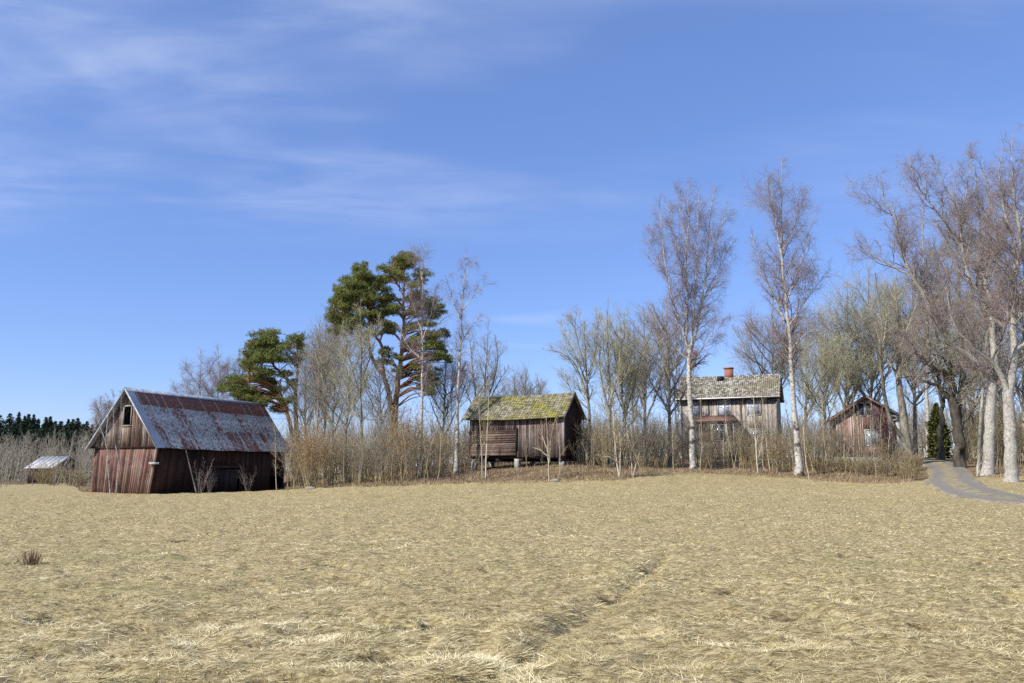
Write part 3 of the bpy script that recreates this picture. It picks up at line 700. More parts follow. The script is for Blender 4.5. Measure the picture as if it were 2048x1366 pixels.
mb = MB(O); fh.box(mb, -.05, Wh + .05, -.05, Dh + .05, zG - .4, 2.6); mb.build('foundation', MAT['concrete'], house)
for a, b in UPW: window(fh, O, house, a, b, 6.66, 7.82)
for a, b in ((.7, 1.75), (6.2, 7.25)): window(fh, O, house, a, b, 4.15, 5.3)
mb = MB(O)
for a in (2.55, 5.5): mb = MB(O); fh.box(mb, a, a + .10, -.10, -.055, 2.6, zE - .02); mb.build('wall_batten', MAT['door_dark_wood'], house)
for a in (-.06, Wh - .04): mb = MB(O); fh.box(mb, a, a + .1, -.12, -.055, 2.6, zE - .1); mb.build('corner_board', MAT['grey_wood'], house)
rf = tile_roof(fh, O, -.45, Wh + .4, -.5, zE + .02, Dh / 2, zR_, MAT['house_roof_tile'], house, .19, .24, .04, .03, rs, sag=.03)
tile_roof(fh, O, -.45, Wh + .4, Dh + .5, zE + .02, Dh / 2, zR_, MAT['house_roof_tile'], house, .4, .5, .04, .02, rs, sag=.03)
mb = MB(O); fh.box(mb, -.45, Wh + .42, -.62, -.50, zE - .05, zE + .06); fh.box(mb, Wh + .06, Wh + .14, -.18, -.12, zE - .7, zE - .1); mb.build('gutter', MAT['white_trim'], house)
mb = MB(O); fh.box(mb, -.4, Wh + .38, -.49, -.03, zE - .16, zE - .04); mb.build('soffit', MAT['door_dark_wood'], house)
mb = MB(O); fh.box(mb, 3.85, 4.62, Dh / 2 - .35, Dh / 2 + .35, zR_ - .5, 11.42); fh.box(mb, 3.77, 4.70, Dh / 2 - .43, Dh / 2 + .43, 11.42, 11.54); mb.build('chimney', MAT['brick'], house)
mb = MB(O); fh.box(mb, 3.2, 3.75, Dh / 2 - .9, Dh / 2 - .25, zR_ - .62, zR_ - .12); mb.build('roof_hatch', MAT['black_hatch'], rf)
# porch
mb = MB(O); mb.hexa([fh.P(.9, -2.0, 6.02), fh.P(5.5, -2.0, 6.02), fh.P(4.9, -.05, 6.55), fh.P(1.6, -.05, 6.55), fh.P(.9, -2.0, 6.10), fh.P(5.5, -2.0, 6.10), fh.P(4.9, -.05, 6.68), fh.P(1.6, -.05, 6.68)])
pr = mb.build('porch_roof', MAT['red_trim'], house)
mb = MB(O); fh.box(mb, 1.0, 5.4, -1.95, -.1, 5.88, 6.015); mb.build('soffit', MAT['door_dark_wood'], pr)
mb = MB(O)
for a in (1.9, 2.95, 4.35, 4.95): fh.box(mb, a, a + .10, -1.85, -1.75, 2.7, 5.87)
mb.build('porch_post', MAT['white_trim'], house)
mb = MB(O); boards(mb, fh, 2.0, 4.95, -1.74, lambda s: 2.7, lambda s: 4.15, .14, .03, rs); boards(mb, fh, -1.74, -.05, 4.95, lambda s: 2.7, lambda s: 5.85, .14, .03, rs, axis='b'); mb.build('porch_wall', MAT['house_wood'], house)
window(fh, O, house, 3.15, 4.25, 4.3, 5.7, b=-1.72, glass='window_dark_glass', fw=.07, name='porch_window')
mb = MB(O); fh.box(mb, 2.1, 2.85, -1.76, -1.72, 4.3, 5.05); mb.build('red_panel', MAT['red_trim'], house)

# ================================================================== RED COTTAGE
rs = np.random.RandomState(10)
u = np.array((.954, -.30)); cR = at(1801, 880, 64.0); Wc = 4.56; Dc = 7.5; ck = .877; Zc = lambda z: 1.6 + (z - 1.6) * ck
fc = Frame((cR[0] - u[0] * Wc, cR[1] - u[1] * Wc), u)
zb = Zc(2.85); zE = Zc(6.45); zR_ = Zc(8.15)
O = fc.P(Wc / 2, 0, 0); O[2] = 1.9
cot = empty('red_cottage', O, 'small faded red cottage with two narrow attic windows beside the gravel road', 'cottage')
gt = lambda s: zE + (zR_ - zE - .08) * (1 - abs(s - Wc / 2) / (Wc / 2))
mb = MB(O); boards(mb, fc, 0, Wc, 0, lambda s: zb, gt, .16, .03, rs, batten=True, holes=((1.85 * ck, 3.05 * ck, Zc(6.35), Zc(7.55)), (2.3 * ck, 3.35 * ck, Zc(3.7), Zc(5.15))), jz=.03)
mb.build('gable_wall', MAT['cottage_wood'], cot)
mb = MB(O); boards(mb, fc, 0, Dc, Wc, lambda s: zb, lambda s: zE, .2, .03, rs, axis='b', out=-1); boards(mb, fc, 0, Dc, 0, lambda s: zb, lambda s: zE, .2, .03, rs, axis='b', out=1)
boards(mb, fc, 0, Wc, Dc, lambda s: zb, gt, .2, .03, rs, out=1); mb.build('side_wall', MAT['cottage_wood'], cot)
mb = MB(O); fc.box(mb, -.03, Wc + .03, .04, Dc, 1.6, zb - .003); mb.build('foundation', MAT['concrete'], cot)
window(fc, O, cot, 3.35 * ck, 4.1 * ck, Zc(2.1), Zc(2.72), b=.04, glass='window_glass', cross=True, name='cellar_window')
window(fc, O, cot, 1.93 * ck, 2.38 * ck, Zc(6.40), Zc(7.5), glass='window_dark_glass', fw=.07, name='attic_window', cross=False)
window(fc, O, cot, 2.60 * ck, 3.0 * ck, Zc(6.40), Zc(7.5), glass='window_dark_glass', fw=.07, name='attic_window', cross=False)
window(fc, O, cot, 2.4 * ck, 3.3 * ck, Zc(3.78), Zc(5.08), glass='window_glass', fw=.07)
mb = MB(O); fc.box(mb, Wc - .26, Wc + .03, -.09, -.056, zb - .5, zE - .1); mb.build('corner_board', MAT['white_trim'], cot)
mb = MB(O); fc.box(mb, -.02, .12, -.09, -.056, zb, zE - .1); mb.build('corner_board', MAT['grey_wood'], cot)
# roof slopes run along b; use a frame rotated a quarter turn
fq = Frame(fc.P(Wc, 0, 0)[:2], fc.v)       # a' = into the building, b' = towards the left
rf = tile_roof(fq, O, -.45, Dc + .3, -.5, zE - .33, Wc / 2, zR_, MAT['cottage_roof_tile'], cot, .3, .34, .05, .05, rs)
tile_roof(fq, O, -.45, Dc + .3, Wc + .5, zE - .33, Wc / 2, zR_, MAT['cottage_roof_tile'], cot, .3, .34, .05, .07, rs)
for sg in (1, -1):
    ae = Wc / 2 + sg * (Wc / 2 + .5); mb = MB(O)
    mb.hexa([fc.P(ae, -.46, zE - .50), fc.P(Wc / 2, -.46, zR_ - .16), fc.P(Wc / 2, -.41, zR_ - .16), fc.P(ae, -.41, zE - .50),
             fc.P(ae, -.46, zE - .34), fc.P(Wc / 2, -.46, zR_ - .0), fc.P(Wc / 2, -.41, zR_ - .0), fc.P(ae, -.41, zE - .34)])
    mb.build('barge_board', MAT['cottage_wood'], rf)
mb = MB(O)
mb.hexa([fc.P(Wc - .75, -.38, zE - .13), fc.P(Wc + .12, -.38, zE - .30), fc.P(Wc + .12, -.30, zE - .30), fc.P(Wc - .75, -.30, zE - .13), fc.P(Wc - .75, -.38, zE + .0), fc.P(Wc + .12, -.38, zE - .19), fc.P(Wc + .12, -.30, zE - .19), fc.P(Wc - .75, -.30, zE + .0)])
fc.box(mb, Wc - .72, Wc - .05, -.2, -.06, zE - .48, zE - .38)
mb.build('eave_bracket', MAT['white_trim'], cot)

# ================================================================== SMALL FAR SHED (left) and far white house
rs = np.random.RandomState(12)
pE0 = at(57, 937, 100); pE1 = at(110, 931, 98.0)
fe = Frame(pE0[:2], (pE1 - pE0)[:2]); We = float(np.hypot(*(pE1 - pE0)[:2])); De = 3.6
zE = float(pE0[2]) + .1; pr_ = at(128, 913, 101); zR_ = float(pr_[2])
O = fe.P(We / 2, 0, 0); O[2] = 0
fsd = empty('field_shed', O, 'small distant shed with a pale metal roof in front of the bare wood', 'shed')
mb = MB(O); boards(mb, fe, 0, We, 0, lambda s: -.1, lambda s: zE + .1, .25, .03, rs); boards(mb, fe, 0, De, We, lambda s: -.1, lambda s: zE + (zR_ - zE) * (1 - abs(s - De / 2) / (De / 2)) - .05, .25, .03, rs, axis='b'); boards(mb, fe, 0, De, 0, lambda s: -.1, lambda s: zE + (zR_ - zE) * (1 - abs(s - De / 2) / (De / 2)) - .05, .25, .03, rs, axis='b', out=1)
mb.build('wall', MAT['barn_shade_wood'], fsd)
mb = MB(O)
for k in range(6):
    a0 = -.2 + (We + .4) * k / 6; a1 = -.2 + (We + .4) * (k + 1) / 6 - .01
    for b0, b1 in ((-.45, De / 2), (De + .45, De / 2)):
        mb.hexa([fe.P(a0, b0, zE - .1), fe.P(a1, b0, zE - .1), fe.P(a1, b1, zR_), fe.P(a0, b1, zR_), fe.P(a0, b0, zE - .06), fe.P(a1, b0, zE - .06), fe.P(a1, b1, zR_ + .04), fe.P(a0, b1, zR_ + .04)])
mb.build('roof', MAT['pale_metal'], fsd)
pw = at(1858, 912, 165); ff = Frame(pw[:2], (.95, -.3)); O = pw.copy(); zb = float(pw[2]) - .8
fw_ = empty('white_house', O, 'tiny white building far away at the end of the gravel road', 'house')
mb = MB(O); ff.box(mb, -3.2, 3.2, 0, 5, zb - 1, zb + 2.9); mb.build('wall', MAT['white_trim'], fw_)
mb = MB(O)
for b0 in (-.4, 5.4): mb.hexa([ff.P(-3.6, b0, zb + 2.7), ff.P(3.6, b0, zb + 2.7), ff.P(3.6, 2.5, zb + 4.4), ff.P(-3.6, 2.5, zb + 4.4), ff.P(-3.6, b0, zb + 2.85), ff.P(3.6, b0, zb + 2.85), ff.P(3.6, 2.5, zb + 4.55), ff.P(-3.6, 2.5, zb + 4.55)])
mb.build('roof', MAT['grey_wood'], fw_)
window(ff, O, fw_, -2.1, -.9, zb + 1.0, zb + 2.1, glass='window_dark_glass'); window(ff, O, fw_, .9, 2.1, zb + 1.0, zb + 2.1, glass='window_dark_glass')

# ================================================================== TREES
def unit(v): return v / np.maximum(np.linalg.norm(v, axis=-1, keepdims=True), 1e-9)
def grow(R, S, D, Ln, K, wob, up=0.0, droop=0.0):
    """polylines [N,K,3] from starts S, directions D, lengths Ln"""
    n = len(S); P = np.empty((n, K, 3)); P[:, 0] = S; d = D.copy(); st = (Ln / (K - 1))[:, None]
    for k in range(1, K):
        d = d + R.normal(0, wob, (n, 3)); d[:, 2] += up - droop * (k / (K - 1)) ** 1.5
        d = unit(d); P[:, k] = P[:, k - 1] + d * st
    return P
def spawn(R, P, Rd, m, t0, t1, ang, Lf, rk, K, wob, up=0.0, droop=0.0, rmin=.003, pw=1.0, asd=.18, prob=None):
    """m children on every parent. Lf(t) length; ang mean angle (radians) to the parent"""
    N, KP = P.shape[:2]
    t = t0 + (t1 - t0) * ((np.arange(m)[None] + R.rand(N, m)) / m) ** pw
    f = t * (KP - 1); i = np.minimum(f.astype(int), KP - 2); u = (f - i)[..., None]; n_ = np.arange(N)[:, None]
    S = P[n_, i] * (1 - u) + P[n_, i + 1] * u; T = unit(P[n_, i + 1] - P[n_, i]); r = Rd[n_, i] * (1 - u[..., 0]) + Rd[n_, i + 1] * u[..., 0]
    S, T, r, t = S.reshape(-1, 3), T.reshape(-1, 3), r.ravel(), t
    a = R.normal(size=S.shape); a = unit(a - (a * T).sum(-1, keepdims=True) * T)
    an = np.clip(R.normal(ang, asd, len(S)), .15, 1.6)[:, None]
    D = unit(T * np.cos(an) + a * np.sin(an))
    Ln = np.maximum(np.broadcast_to(Lf(t), t.shape).ravel() * R.uniform(.6, 1.25, len(S)), .05)
    if prob is not None:
        kk = R.rand(len(S)) < np.repeat(prob, m); S, D, Ln, r = S[kk], D[kk], Ln[kk], r[kk]
    C = grow(R, S, D, Ln, K, wob, up, droop)
    r0 = np.maximum(r * rk, rmin); rr_ = r0[:, None] * np.linspace(1, .35, K)[None]
    return C, np.maximum(rr_, rmin * .75)
def tubes(P, Rd, S, R=None):
    N, K = P.shape[:2]
    T = unit(np.gradient(P, axis=1)); mt = unit(T.mean(1)); ref = np.where(np.abs(mt[:, 2:3]) > .8, np.array([[1., 0, 0]]), np.array([[0, 0, 1.]]))[:, None]
    U = unit(np.cross(T, ref)); Vv = np.cross(T, U)
    a = np.arange(S) / S * 2 * math.pi
    V = P[:, :, None] + (U[:, :, None] * np.cos(a)[None, None, :, None] + Vv[:, :, None] * np.sin(a)[None, None, :, None]) * Rd[:, :, None, None]
    b = (np.arange(N) * K * S)[:, None, None]; k = (np.arange(K - 1) * S)[None, :, None]; s = np.arange(S)[None, None]; s2 = (s + 1) % S
    Q = np.stack([b + k + s, b + k + s2, b + k + S + s2, b + k + S + s], -1).reshape(-1, 4)
    rn = np.repeat((R or np.random).rand(N), K * S)
    return V.reshape(-1, 3), Q, rn
class TM:
    def __init__(s, R): s.V = []; s.Q = []; s.M = []; s.N = []; s.n = 0; s.R = R
    def add(s, P, Rd, S, m=0):
        v, q, r = tubes(P, Rd, S, s.R); s.raw(v, q, r, m)
    def raw(s, v, q, r, m=0):
        s.V.append(v); s.Q.append(q + s.n); s.M.append(np.full(len(q), m)); s.N.append(r); s.n += len(v)
    def build(s, name, mats, parent=None, smooth=True):
        return arr_mesh(name, np.concatenate(s.V), np.concatenate(s.Q), mats, np.concatenate(s.M), parent, np.concatenate(s.N), smooth)

PRE = {
 #          bark, twig, n1/m, ang1, L1, n2, L2, n3, L3, n4, L4, up1, droop3, twig radius
 'birch':   dict(bark='birch_bark', limb='twig_purple', twig='twig_purple', n1=3.0, a1=.64, n2=9, n3=6, n4=3, up=.11, droop=.20, r=.0036, L2=.46, L3=.66, L4=.5, wob=.10),
 'oldbirch': dict(bark='oldbirch_bark', limb='grey_bark', twig='twig_purple', n1=2.9, a1=.74, n2=9, n3=7, n4=3, up=.08, droop=.14, r=.0040, L2=.5, L3=.62, L4=.42, wob=.14),
 'lichen':  dict(bark='grey_bark', limb='twig_lichen', twig='twig_lichen', n1=2.4, a1=.66, n2=9, n3=7, n4=0, up=.11, droop=.0, r=.0050, L2=.60, L3=.80, L4=.30, wob=.085),
 'grey':    dict(bark='grey_bark', limb='twig_grey', twig='twig_grey', n1=2.2, a1=.70, n2=8, n3=7, n4=0, up=.10, droop=.0, r=.0048, L2=.58, L3=.80, L4=.30, wob=.09),
 'oak':     dict(bark='dark_bark', limb='dark_bark', twig='twig_grey', n1=2.6, a1=.95, n2=10, n3=8, n4=3, up=.05, droop=.0, r=.0065, L2=.5, L3=.5, L4=.26, wob=.24),
}
def bare_tree(name, label, cat, base, leaders, pre, seed, L1=2.4, n1=None, n2=None, group=None, t0=.0, crownpow=1.0, dsc=1.0, thick=1.0, droop=None, n4=None):
    """base (px,py,Y). leaders: (pixel polyline, r0, r1, depth offset at tip, first-branch t)"""
    R = np.random.RandomState(seed); p = dict(PRE[pre])
    if n1: p['n1'] = n1
    if n2: p['n2'] = n2
    if n4 is not None: p['n4'] = n4
    if droop is not None: p['droop'] = droop
    B = at(*base); B[2] = gz(B[0], B[1]) - .05
    root = empty(name, B, label, cat, group)
    tr = TM(R); cr = TM(R)
    for (pts, r0, r1, dt, tb) in leaders:
        n = len(pts); Yd = base[2]
        d0 = dt[0] if isinstance(dt, tuple) else 0.0; d1 = dt[1] if isinstance(dt, tuple) else dt
        P = np.array([at(px, py, Yd + d0 + (d1 - d0) * (i / (n - 1)) ** 1.3) for i, (px, py) in enumerate(pts)]) - B
        if pts[0] == base[:2]: P[0] = (0, 0, -.1)
        P = resample(P, 22); P[1:-1] += R.normal(0, .02 if pre != 'oak' else .05, (20, 3))
        rad = r0 + (r1 - r0) * np.linspace(0, 1, 22) ** .8
        if pts[0] == base[:2]: rad[0] *= 1.45; rad[1] *= 1.12
        tr.add(P[None], rad[None] * thick, 12 if r0 > .12 else 8)
        length = np.linalg.norm(np.diff(P, axis=0), axis=1).sum()
        m1 = max(3, int(length * (1 - tb) * p['n1']))
        Lf = lambda t: L1 * (.25 + .95 * (1 - np.clip((t - tb) / (1 - tb), 0, 1)) ** crownpow)
        c1, q1 = spawn(R, P[None], rad[None], m1, tb, .99, p['a1'], Lf, .50, 9, p['wob'], p['up'], p['droop'] * .35, .010)
        big = q1[:, 0] > .03
        cr.add(c1, q1, 5, 0)
        ln1 = np.linalg.norm(c1[:, -1] - c1[:, 0], axis=1)
        c2, q2 = spawn(R, c1, q1, p['n2'], .12, 1.0, .70, lambda t: ln1[:, None] * p['L2'] * (1.15 - .6 * t), .5, 6, p['wob'] * 1.3, p['up'] * .8, p['droop'] * .7, p['r'] * 1.7, prob=np.clip(ln1 / (L1 * .6), .35, 1))
        cr.add(c2, q2, 4, 1)
        ln2 = np.linalg.norm(c2[:, -1] - c2[:, 0], axis=1)
        c3, q3 = spawn(R, c2, q2, p['n3'], .15, 1.0, .65, lambda t: np.maximum(ln2[:, None] * p['L3'] * (1.15 - .5 * t), .22), .6, 4, p['wob'] * 1.5, p['up'] * .5, p['droop'] * 1.4, p['r'], prob=np.clip(ln2 / (L1 * .28), .25, 1))
        cr.add(c3, q3, 3, 1)
        if p['n4']:
            ln3 = np.linalg.norm(c3[:, -1] - c3[:, 0], axis=1)
            c4, q4 = spawn(R, c3, q3, p['n4'], .2, 1.0, .6, lambda t: np.full(t.shape, p['L4']), .7, 3, .12, 0, p['droop'] * 2.2, p['r'] * .75, prob=np.clip(ln3 / .4, .25, 1))
            cr.add(c4, q4, 3, 1)
    tr.build('trunk', MAT[p['bark']], root)
    cr.build('crown', [MAT[p['limb']], MAT[p['twig']]], root)
    return root
def auto_leaders(base, top, n, spread, R, r0=.16, fork=.35, leanx=0.0, dsp=2.0, both=True, arch=.8):
    """main stem plus n ascending limbs; base/top in photo pixels, spread in pixels"""
    bx, by, Y = base; tx, ty = top; H_ = by - ty
    main = [(bx, by)] + [(bx + (tx - bx) * f + R.normal(0, 2.2), by - H_ * f) for f in (.25, .5, .75)] + [(tx, ty)]
    out = [(main, r0, .025, R.uniform(-.4, .4), fork)]
    for k in range(n):
        f = fork + (.80 - fork) * (k + R.rand()) / n; s = -1 if k % 2 else 1
        x0 = bx + (tx - bx) * f; y0 = by - H_ * f; w = s * spread * R.uniform(.55, 1.45) * (1.15 - .55 * f); hgt = H_ * (1 - f) * R.uniform(.30, .85)
        pts = [(x0, y0), (x0 + w * .42, y0 - hgt * .34), (x0 + w * .75, y0 - hgt * .68), (x0 + w, y0 - hgt)]
        out.append((pts, r0 * (.62 - .35 * f), .018, R.uniform(-dsp, dsp), .12))
    return out
RR_ = np.random.RandomState

# ---- the two tall birches in front of the farmhouse
bare_tree('birch_tree', 'tall birch with many white stems fanning upward, in front of the farmhouse left half', 'tree', (1385, 941, 62), [
    ([(1385, 941), (1384, 870), (1380, 800), (1378, 750), (1379, 690)], .25, .155, .0, .72),
    ([(1378, 700), (1362, 650), (1345, 600), (1338, 560), (1330, 520), (1322, 450), (1318, 395)], .09, .012, -1.6, .06),
    ([(1376, 705), (1373, 650), (1375, 600), (1373, 540), (1372, 480), (1360, 420), (1354, 366)], .09, .012, .5, .08),
    ([(1374, 485), (1378, 440), (1375, 400), (1378, 362)], .05, .010, -.4, .02),
    ([(1368, 570), (1355, 510), (1342, 450), (1330, 398)], .06, .010, 1.6, .05),
    ([(1381, 705), (1388, 630), (1391, 560), (1395, 490), (1396, 430), (1399, 378)], .09, .012, -.6, .08),
    ([(1383, 705), (1397, 640), (1405, 590), (1413, 530), (1418, 470), (1421, 420), (1430, 372)], .085, .012, .8, .06),
    ([(1404, 605), (1420, 570), (1440, 535), (1458, 500), (1470, 480)], .045, .008, 1.8, .05),
    ([(1414, 540), (1428, 500), (1442, 455), (1452, 410)], .045, .008, -1.5, .04),
    ([(1336, 560), (1318, 530), (1303, 490), (1297, 455)], .04, .008, .9, .05),
    ([(1376, 720), (1345, 690), (1318, 650), (1300, 610)], .05, .008, 1.2, .1),
    ([(1383, 720), (1410, 690), (1438, 655), (1462, 640)], .05, .008, -1.2, .1)], 'birch', 101, L1=2.0)
bare_tree('birch_tree', 'tall birch with one white trunk between the farmhouse and the red cottage', 'tree', (1598, 951, 57), [
    ([(1598, 951), (1595, 880), (1588, 810), (1582, 740), (1580, 680), (1573, 620), (1569, 570), (1565, 520), (1564, 470), (1563, 420), (1562, 370), (1563, 322)], .25, .012, .3, .30),
    ([(1566, 530), (1557, 480), (1549, 430), (1540, 385), (1529, 345)], .075, .010, -.8, .08),
    ([(1568, 640), (1550, 600), (1535, 568), (1518, 520), (1502, 468)], .07, .010, 1.3, .1),
    ([(1574, 605), (1590, 560), (1608, 505), (1621, 450), (1633, 425)], .06, .010, -1.3, .1),
    ([(1579, 650), (1608, 605), (1638, 565), (1662, 530)], .055, .008, 1.0, .12),
    ([(1565, 500), (1585, 460), (1600, 415), (1612, 385)], .04, .008, 1.2, .06),
    ([(1580, 720), (1548, 692), (1515, 665), (1490, 645)], .05, .008, -1.0, .12),
    ([(1581, 700), (1612, 668), (1638, 655), (1652, 640)], .05, .008, -.9, .12),
    ([(1564, 450), (1548, 410), (1540, 360)], .035, .008, .9, .05)], 'birch', 102, L1=2.4)

# ---- the big old grey trees at the road
bare_tree('old_birch_tree', 'thick pale grey trunk beside the road, its long limb leaning out over the cottage', 'tree', (1975, 950, 48), [
    ([(1975, 950), (1979, 890), (1981, 830), (1983, 770), (1977, 748)], .33, .25, .0, .97),
    ([(1981, 775), (1966, 744), (1947, 720), (1926, 704), (1900, 686), (1872, 648), (1851, 595), (1830, 563), (1812, 528), (1800, 479), (1788, 430), (1766, 385), (1760, 350)], .22, .012, -1.5, .25),
    ([(1816, 549), (1780, 530), (1745, 508), (1715, 480)], .07, .008, 1.0, .1),
    ([(1900, 688), (1870, 700), (1842, 690), (1815, 700)], .07, .01, -1.0, .1),
    ([(1984, 775), (1990, 732), (1986, 686), (1981, 602), (1970, 565), (1974, 521), (1977, 451), (1979, 388), (1970, 350), (1952, 315)], .21, .012, .8, .2),
    ([(1969, 570), (1991, 486), (2005, 437), (2016, 391), (2024, 340)], .09, .010, 1.5, .1),
    ([(1981, 610), (1939, 556), (1921, 468), (1918, 416), (1896, 385), (1879, 350), (1867, 315)], .12, .010, -1.2, .15),
    ([(1920, 465), (1935, 366), (1942, 325), (1946, 300)], .06, .008, .4, .05),
    ([(1967, 535), (1942, 500), (1907, 468), (1882, 433), (1851, 395), (1833, 363), (1816, 310)], .11, .010, 1.4, .15),
    ([(1851, 395), (1838, 350), (1822, 330)], .04, .008, -.8, .05),
    ([(1786, 430), (1762, 420), (1738, 405)], .04, .008, -.8, .05)], 'oldbirch', 103, L1=2.4)
bare_tree('old_birch_tree', 'thick flaky pale trunk at the roadside, nearest the edge of the photo', 'tree', (2022, 961, 42), [
    ([(2022, 961), (2021, 900), (2019, 830), (2016, 780)], .32, .25, .0, .98),
    ([(2014, 785), (2009, 763), (1990, 732), (1969, 711), (1945, 695), (1915, 660), (1900, 620), (1893, 570)], .17, .012, -1.2, .25),
    ([(2017, 785), (2024, 745), (2030, 701), (2026, 660), (2025, 609), (2030, 539), (2030, 486), (2012, 437), (2004, 390), (1998, 340), (2004, 300)], .22, .012, .5, .2),
    ([(2030, 545), (2041, 500), (2037, 451), (2027, 380), (2023, 310), (2028, 268)], .11, .010, -.6, .1),
    ([(2026, 650), (2060, 600), (2085, 520), (2100, 440), (2090, 360)], .14, .012, 1.0, .1),
    ([(2028, 700), (2060, 680), (2100, 640), (2135, 570)], .12, .012, -1.2, .15),
    ([(2030, 560), (2012, 520), (1996, 480), (1985, 440)], .07, .010, -1.6, .1),
    ([(2040, 470), (2062, 420), (2070, 350), (2060, 290)], .07, .010, -.8, .1)], 'oldbirch', 104, L1=2.4)
bare_tree('oak_tree', 'dark mossy crooked oak leaning over the gravel road behind the pale trunks', 'tree', (1920, 938, 57), [
    ([(1920, 938), (1918, 880), (1911, 824), (1904, 794), (1903, 766)], .40, .27, .0, .9),
    ([(1903, 770), (1889, 745), (1864, 732), (1846, 717), (1834, 706), (1812, 670)], .20, .03, -1.5, .15),
    ([(1905, 798), (1895, 794), (1877, 772), (1852, 763), (1828, 752), (1800, 756)], .19, .03, -.5, .2),
    ([(1919, 860), (1925, 831), (1917, 800), (1926, 763), (1935, 735), (1944, 722), (1958, 690)], .20, .03, 1.2, .25),
    ([(1903, 770), (1900, 730), (1890, 690), (1895, 640), (1885, 595)], .17, .02, 1.4, .1),
    ([(1922, 845), (1932, 840), (1944, 824), (1962, 800), (1985, 795)], .12, .02, -1.0, .2),
    ([(1935, 735), (1925, 690), (1930, 640), (1920, 600)], .10, .02, -1.4, .1),
    ([(1864, 732), (1850, 690), (1858, 650), (1845, 610)], .10, .02, .8, .1)], 'oak', 105, L1=2.2)
bare_tree('oak_tree', 'slimmer dark tree standing behind the mossy oak, left of its trunk', 'tree', (1880, 919, 68), [
    ([(1880, 919), (1880, 860), (1886, 812), (1878, 775), (1878, 717), (1872, 650), (1868, 590)], .27, .03, 1.0, .35),
    ([(1884, 815), (1895, 780), (1915, 740), (1925, 690)], .12, .02, -1.5, .2),
    ([(1878, 775), (1858, 730), (1845, 680), (1830, 630)], .12, .02, 1.5, .15)], 'oak', 106, L1=2.6)
bare_tree('dark_tree', 'leaning dark trunk at the right corner of the red cottage, with a stub low down', 'tree', (1818, 928, 59.5), [
    ([(1818, 928), (1812, 871), (1804, 812), (1798, 769), (1795, 717), (1792, 671), (1795, 620), (1788, 560)], .38, .03, .5, .42),
    ([(1811, 885), (1791, 858), (1778, 835), (1769, 788), (1763, 748), (1760, 701), (1764, 655), (1756, 590), (1750, 545)], .19, .02, -1.6, .4),
    ([(1797, 760), (1788, 740), (1766, 705), (1745, 670), (1728, 640)], .12, .02, 1.0, .15),
    ([(1795, 710), (1815, 660), (1832, 610), (1838, 560)], .12, .02, -1.0, .15),
    ([(1763, 745), (1735, 700), (1715, 660), (1700, 620)], .09, .015, -.8, .1)], 'grey', 107, L1=2.5, n1=1.8)
bare_tree('slim_tree', 'slim pinkish leaning stem just beside the thick pale trunk at the road', 'tree', (1955, 928, 51), [
    ([(1955, 928), (1960, 850), (1965, 790), (1969, 740), (1973, 680)], .13, .05, .5, .7)], 'grey', 108, L1=1.2, n2=5)

# ---- lichen covered trees right of the storehouse
def auto(name, label, base, top, n, spread, pre, seed, r0=.15, L1=2.0, fork=.3, n1=None, cat='tree', group=None, dsp=2.0, n2=None, arch=.8, n4=None):
    R = RR_(seed); wood_ = pre in ('grey', 'lichen')
    return bare_tree(name, label, cat, base, auto_leaders(base, top, n + (3 if wood_ else 0), spread, R, r0, fork * (.75 if wood_ else 1), dsp=dsp), pre, seed + 500, L1=L1 * (1.25 if wood_ else 1), n1=n1, n2=n2, group=group, n4=n4)
bare_tree('lichen_tree', 'broad greenish grey tree spreading over the storehouse gable', 'tree', (1182, 930, 61), [
    ([(1182, 930), (1180, 860), (1176, 800), (1173, 750), (1170, 700), (1168, 640)], .17, .02, .5, .35),
    ([(1176, 795), (1160, 750), (1145, 722), (1120, 705), (1095, 700)], .08, .015, -1.2, .15),
    ([(1174, 770), (1155, 720), (1140, 690), (1125, 660), (1118, 640)], .07, .012, 1.2, .12),
    ([(1174, 760), (1190, 710), (1195, 670), (1192, 625)], .08, .012, -.8, .12),
    ([(1172, 740), (1158, 690), (1150, 650), (1155, 620)], .06, .012, -1.6, .1),
    ([(1178, 820), (1150, 790), (1130, 760), (1112, 740)], .06, .012, .8, .15)], 'lichen', 110, L1=1.9)
bare_tree('lichen_tree', 'tallest greenish grey tree right of the storehouse, with a narrow pointed top', 'tree', (1222, 935, 60), [
    ([(1222, 935), (1220, 860), (1219, 790), (1217, 720), (1214, 660), (1216, 596)], .17, .015, .3, .25),
    ([(1220, 830), (1205, 770), (1198, 710), (1196, 650), (1200, 615)], .09, .012, -1.0, .12),
    ([(1219, 810), (1235, 750), (1243, 700), (1247, 650), (1240, 620)], .09, .012, 1.0, .12),
    ([(1218, 760), (1208, 700), (1205, 640)], .06, .012, 1.5, .1)], 'lichen', 111, L1=1.7)
auto('lichen_tree', 'greenish grey tree with a fork, third from the storehouse', (1245, 930, 63), (1248, 625), 5, 30, 'lichen', 112, .14, 1.6)
auto('bare_tree', 'slender grey tree halfway between the storehouse and the farmhouse', (1290, 922, 67), (1288, 622), 6, 42, 'grey', 113, .17, 1.8)
auto('bare_tree', 'dark stemmed bare tree just left of the tall many-stemmed birch', (1340, 915, 66), (1333, 590), 7, 45, 'grey', 114, .20, 1.9)
auto('bare_tree', 'thin dark bare tree at the left corner of the farmhouse', (1352, 915, 86), (1350, 650), 3, 24, 'grey', 115, .13, 1.6)
auto('bare_tree', 'small round topped bare tree between the greenish trees and the birch', (1268, 925, 74), (1268, 640), 5, 32, 'grey', 116, .14, 1.8)
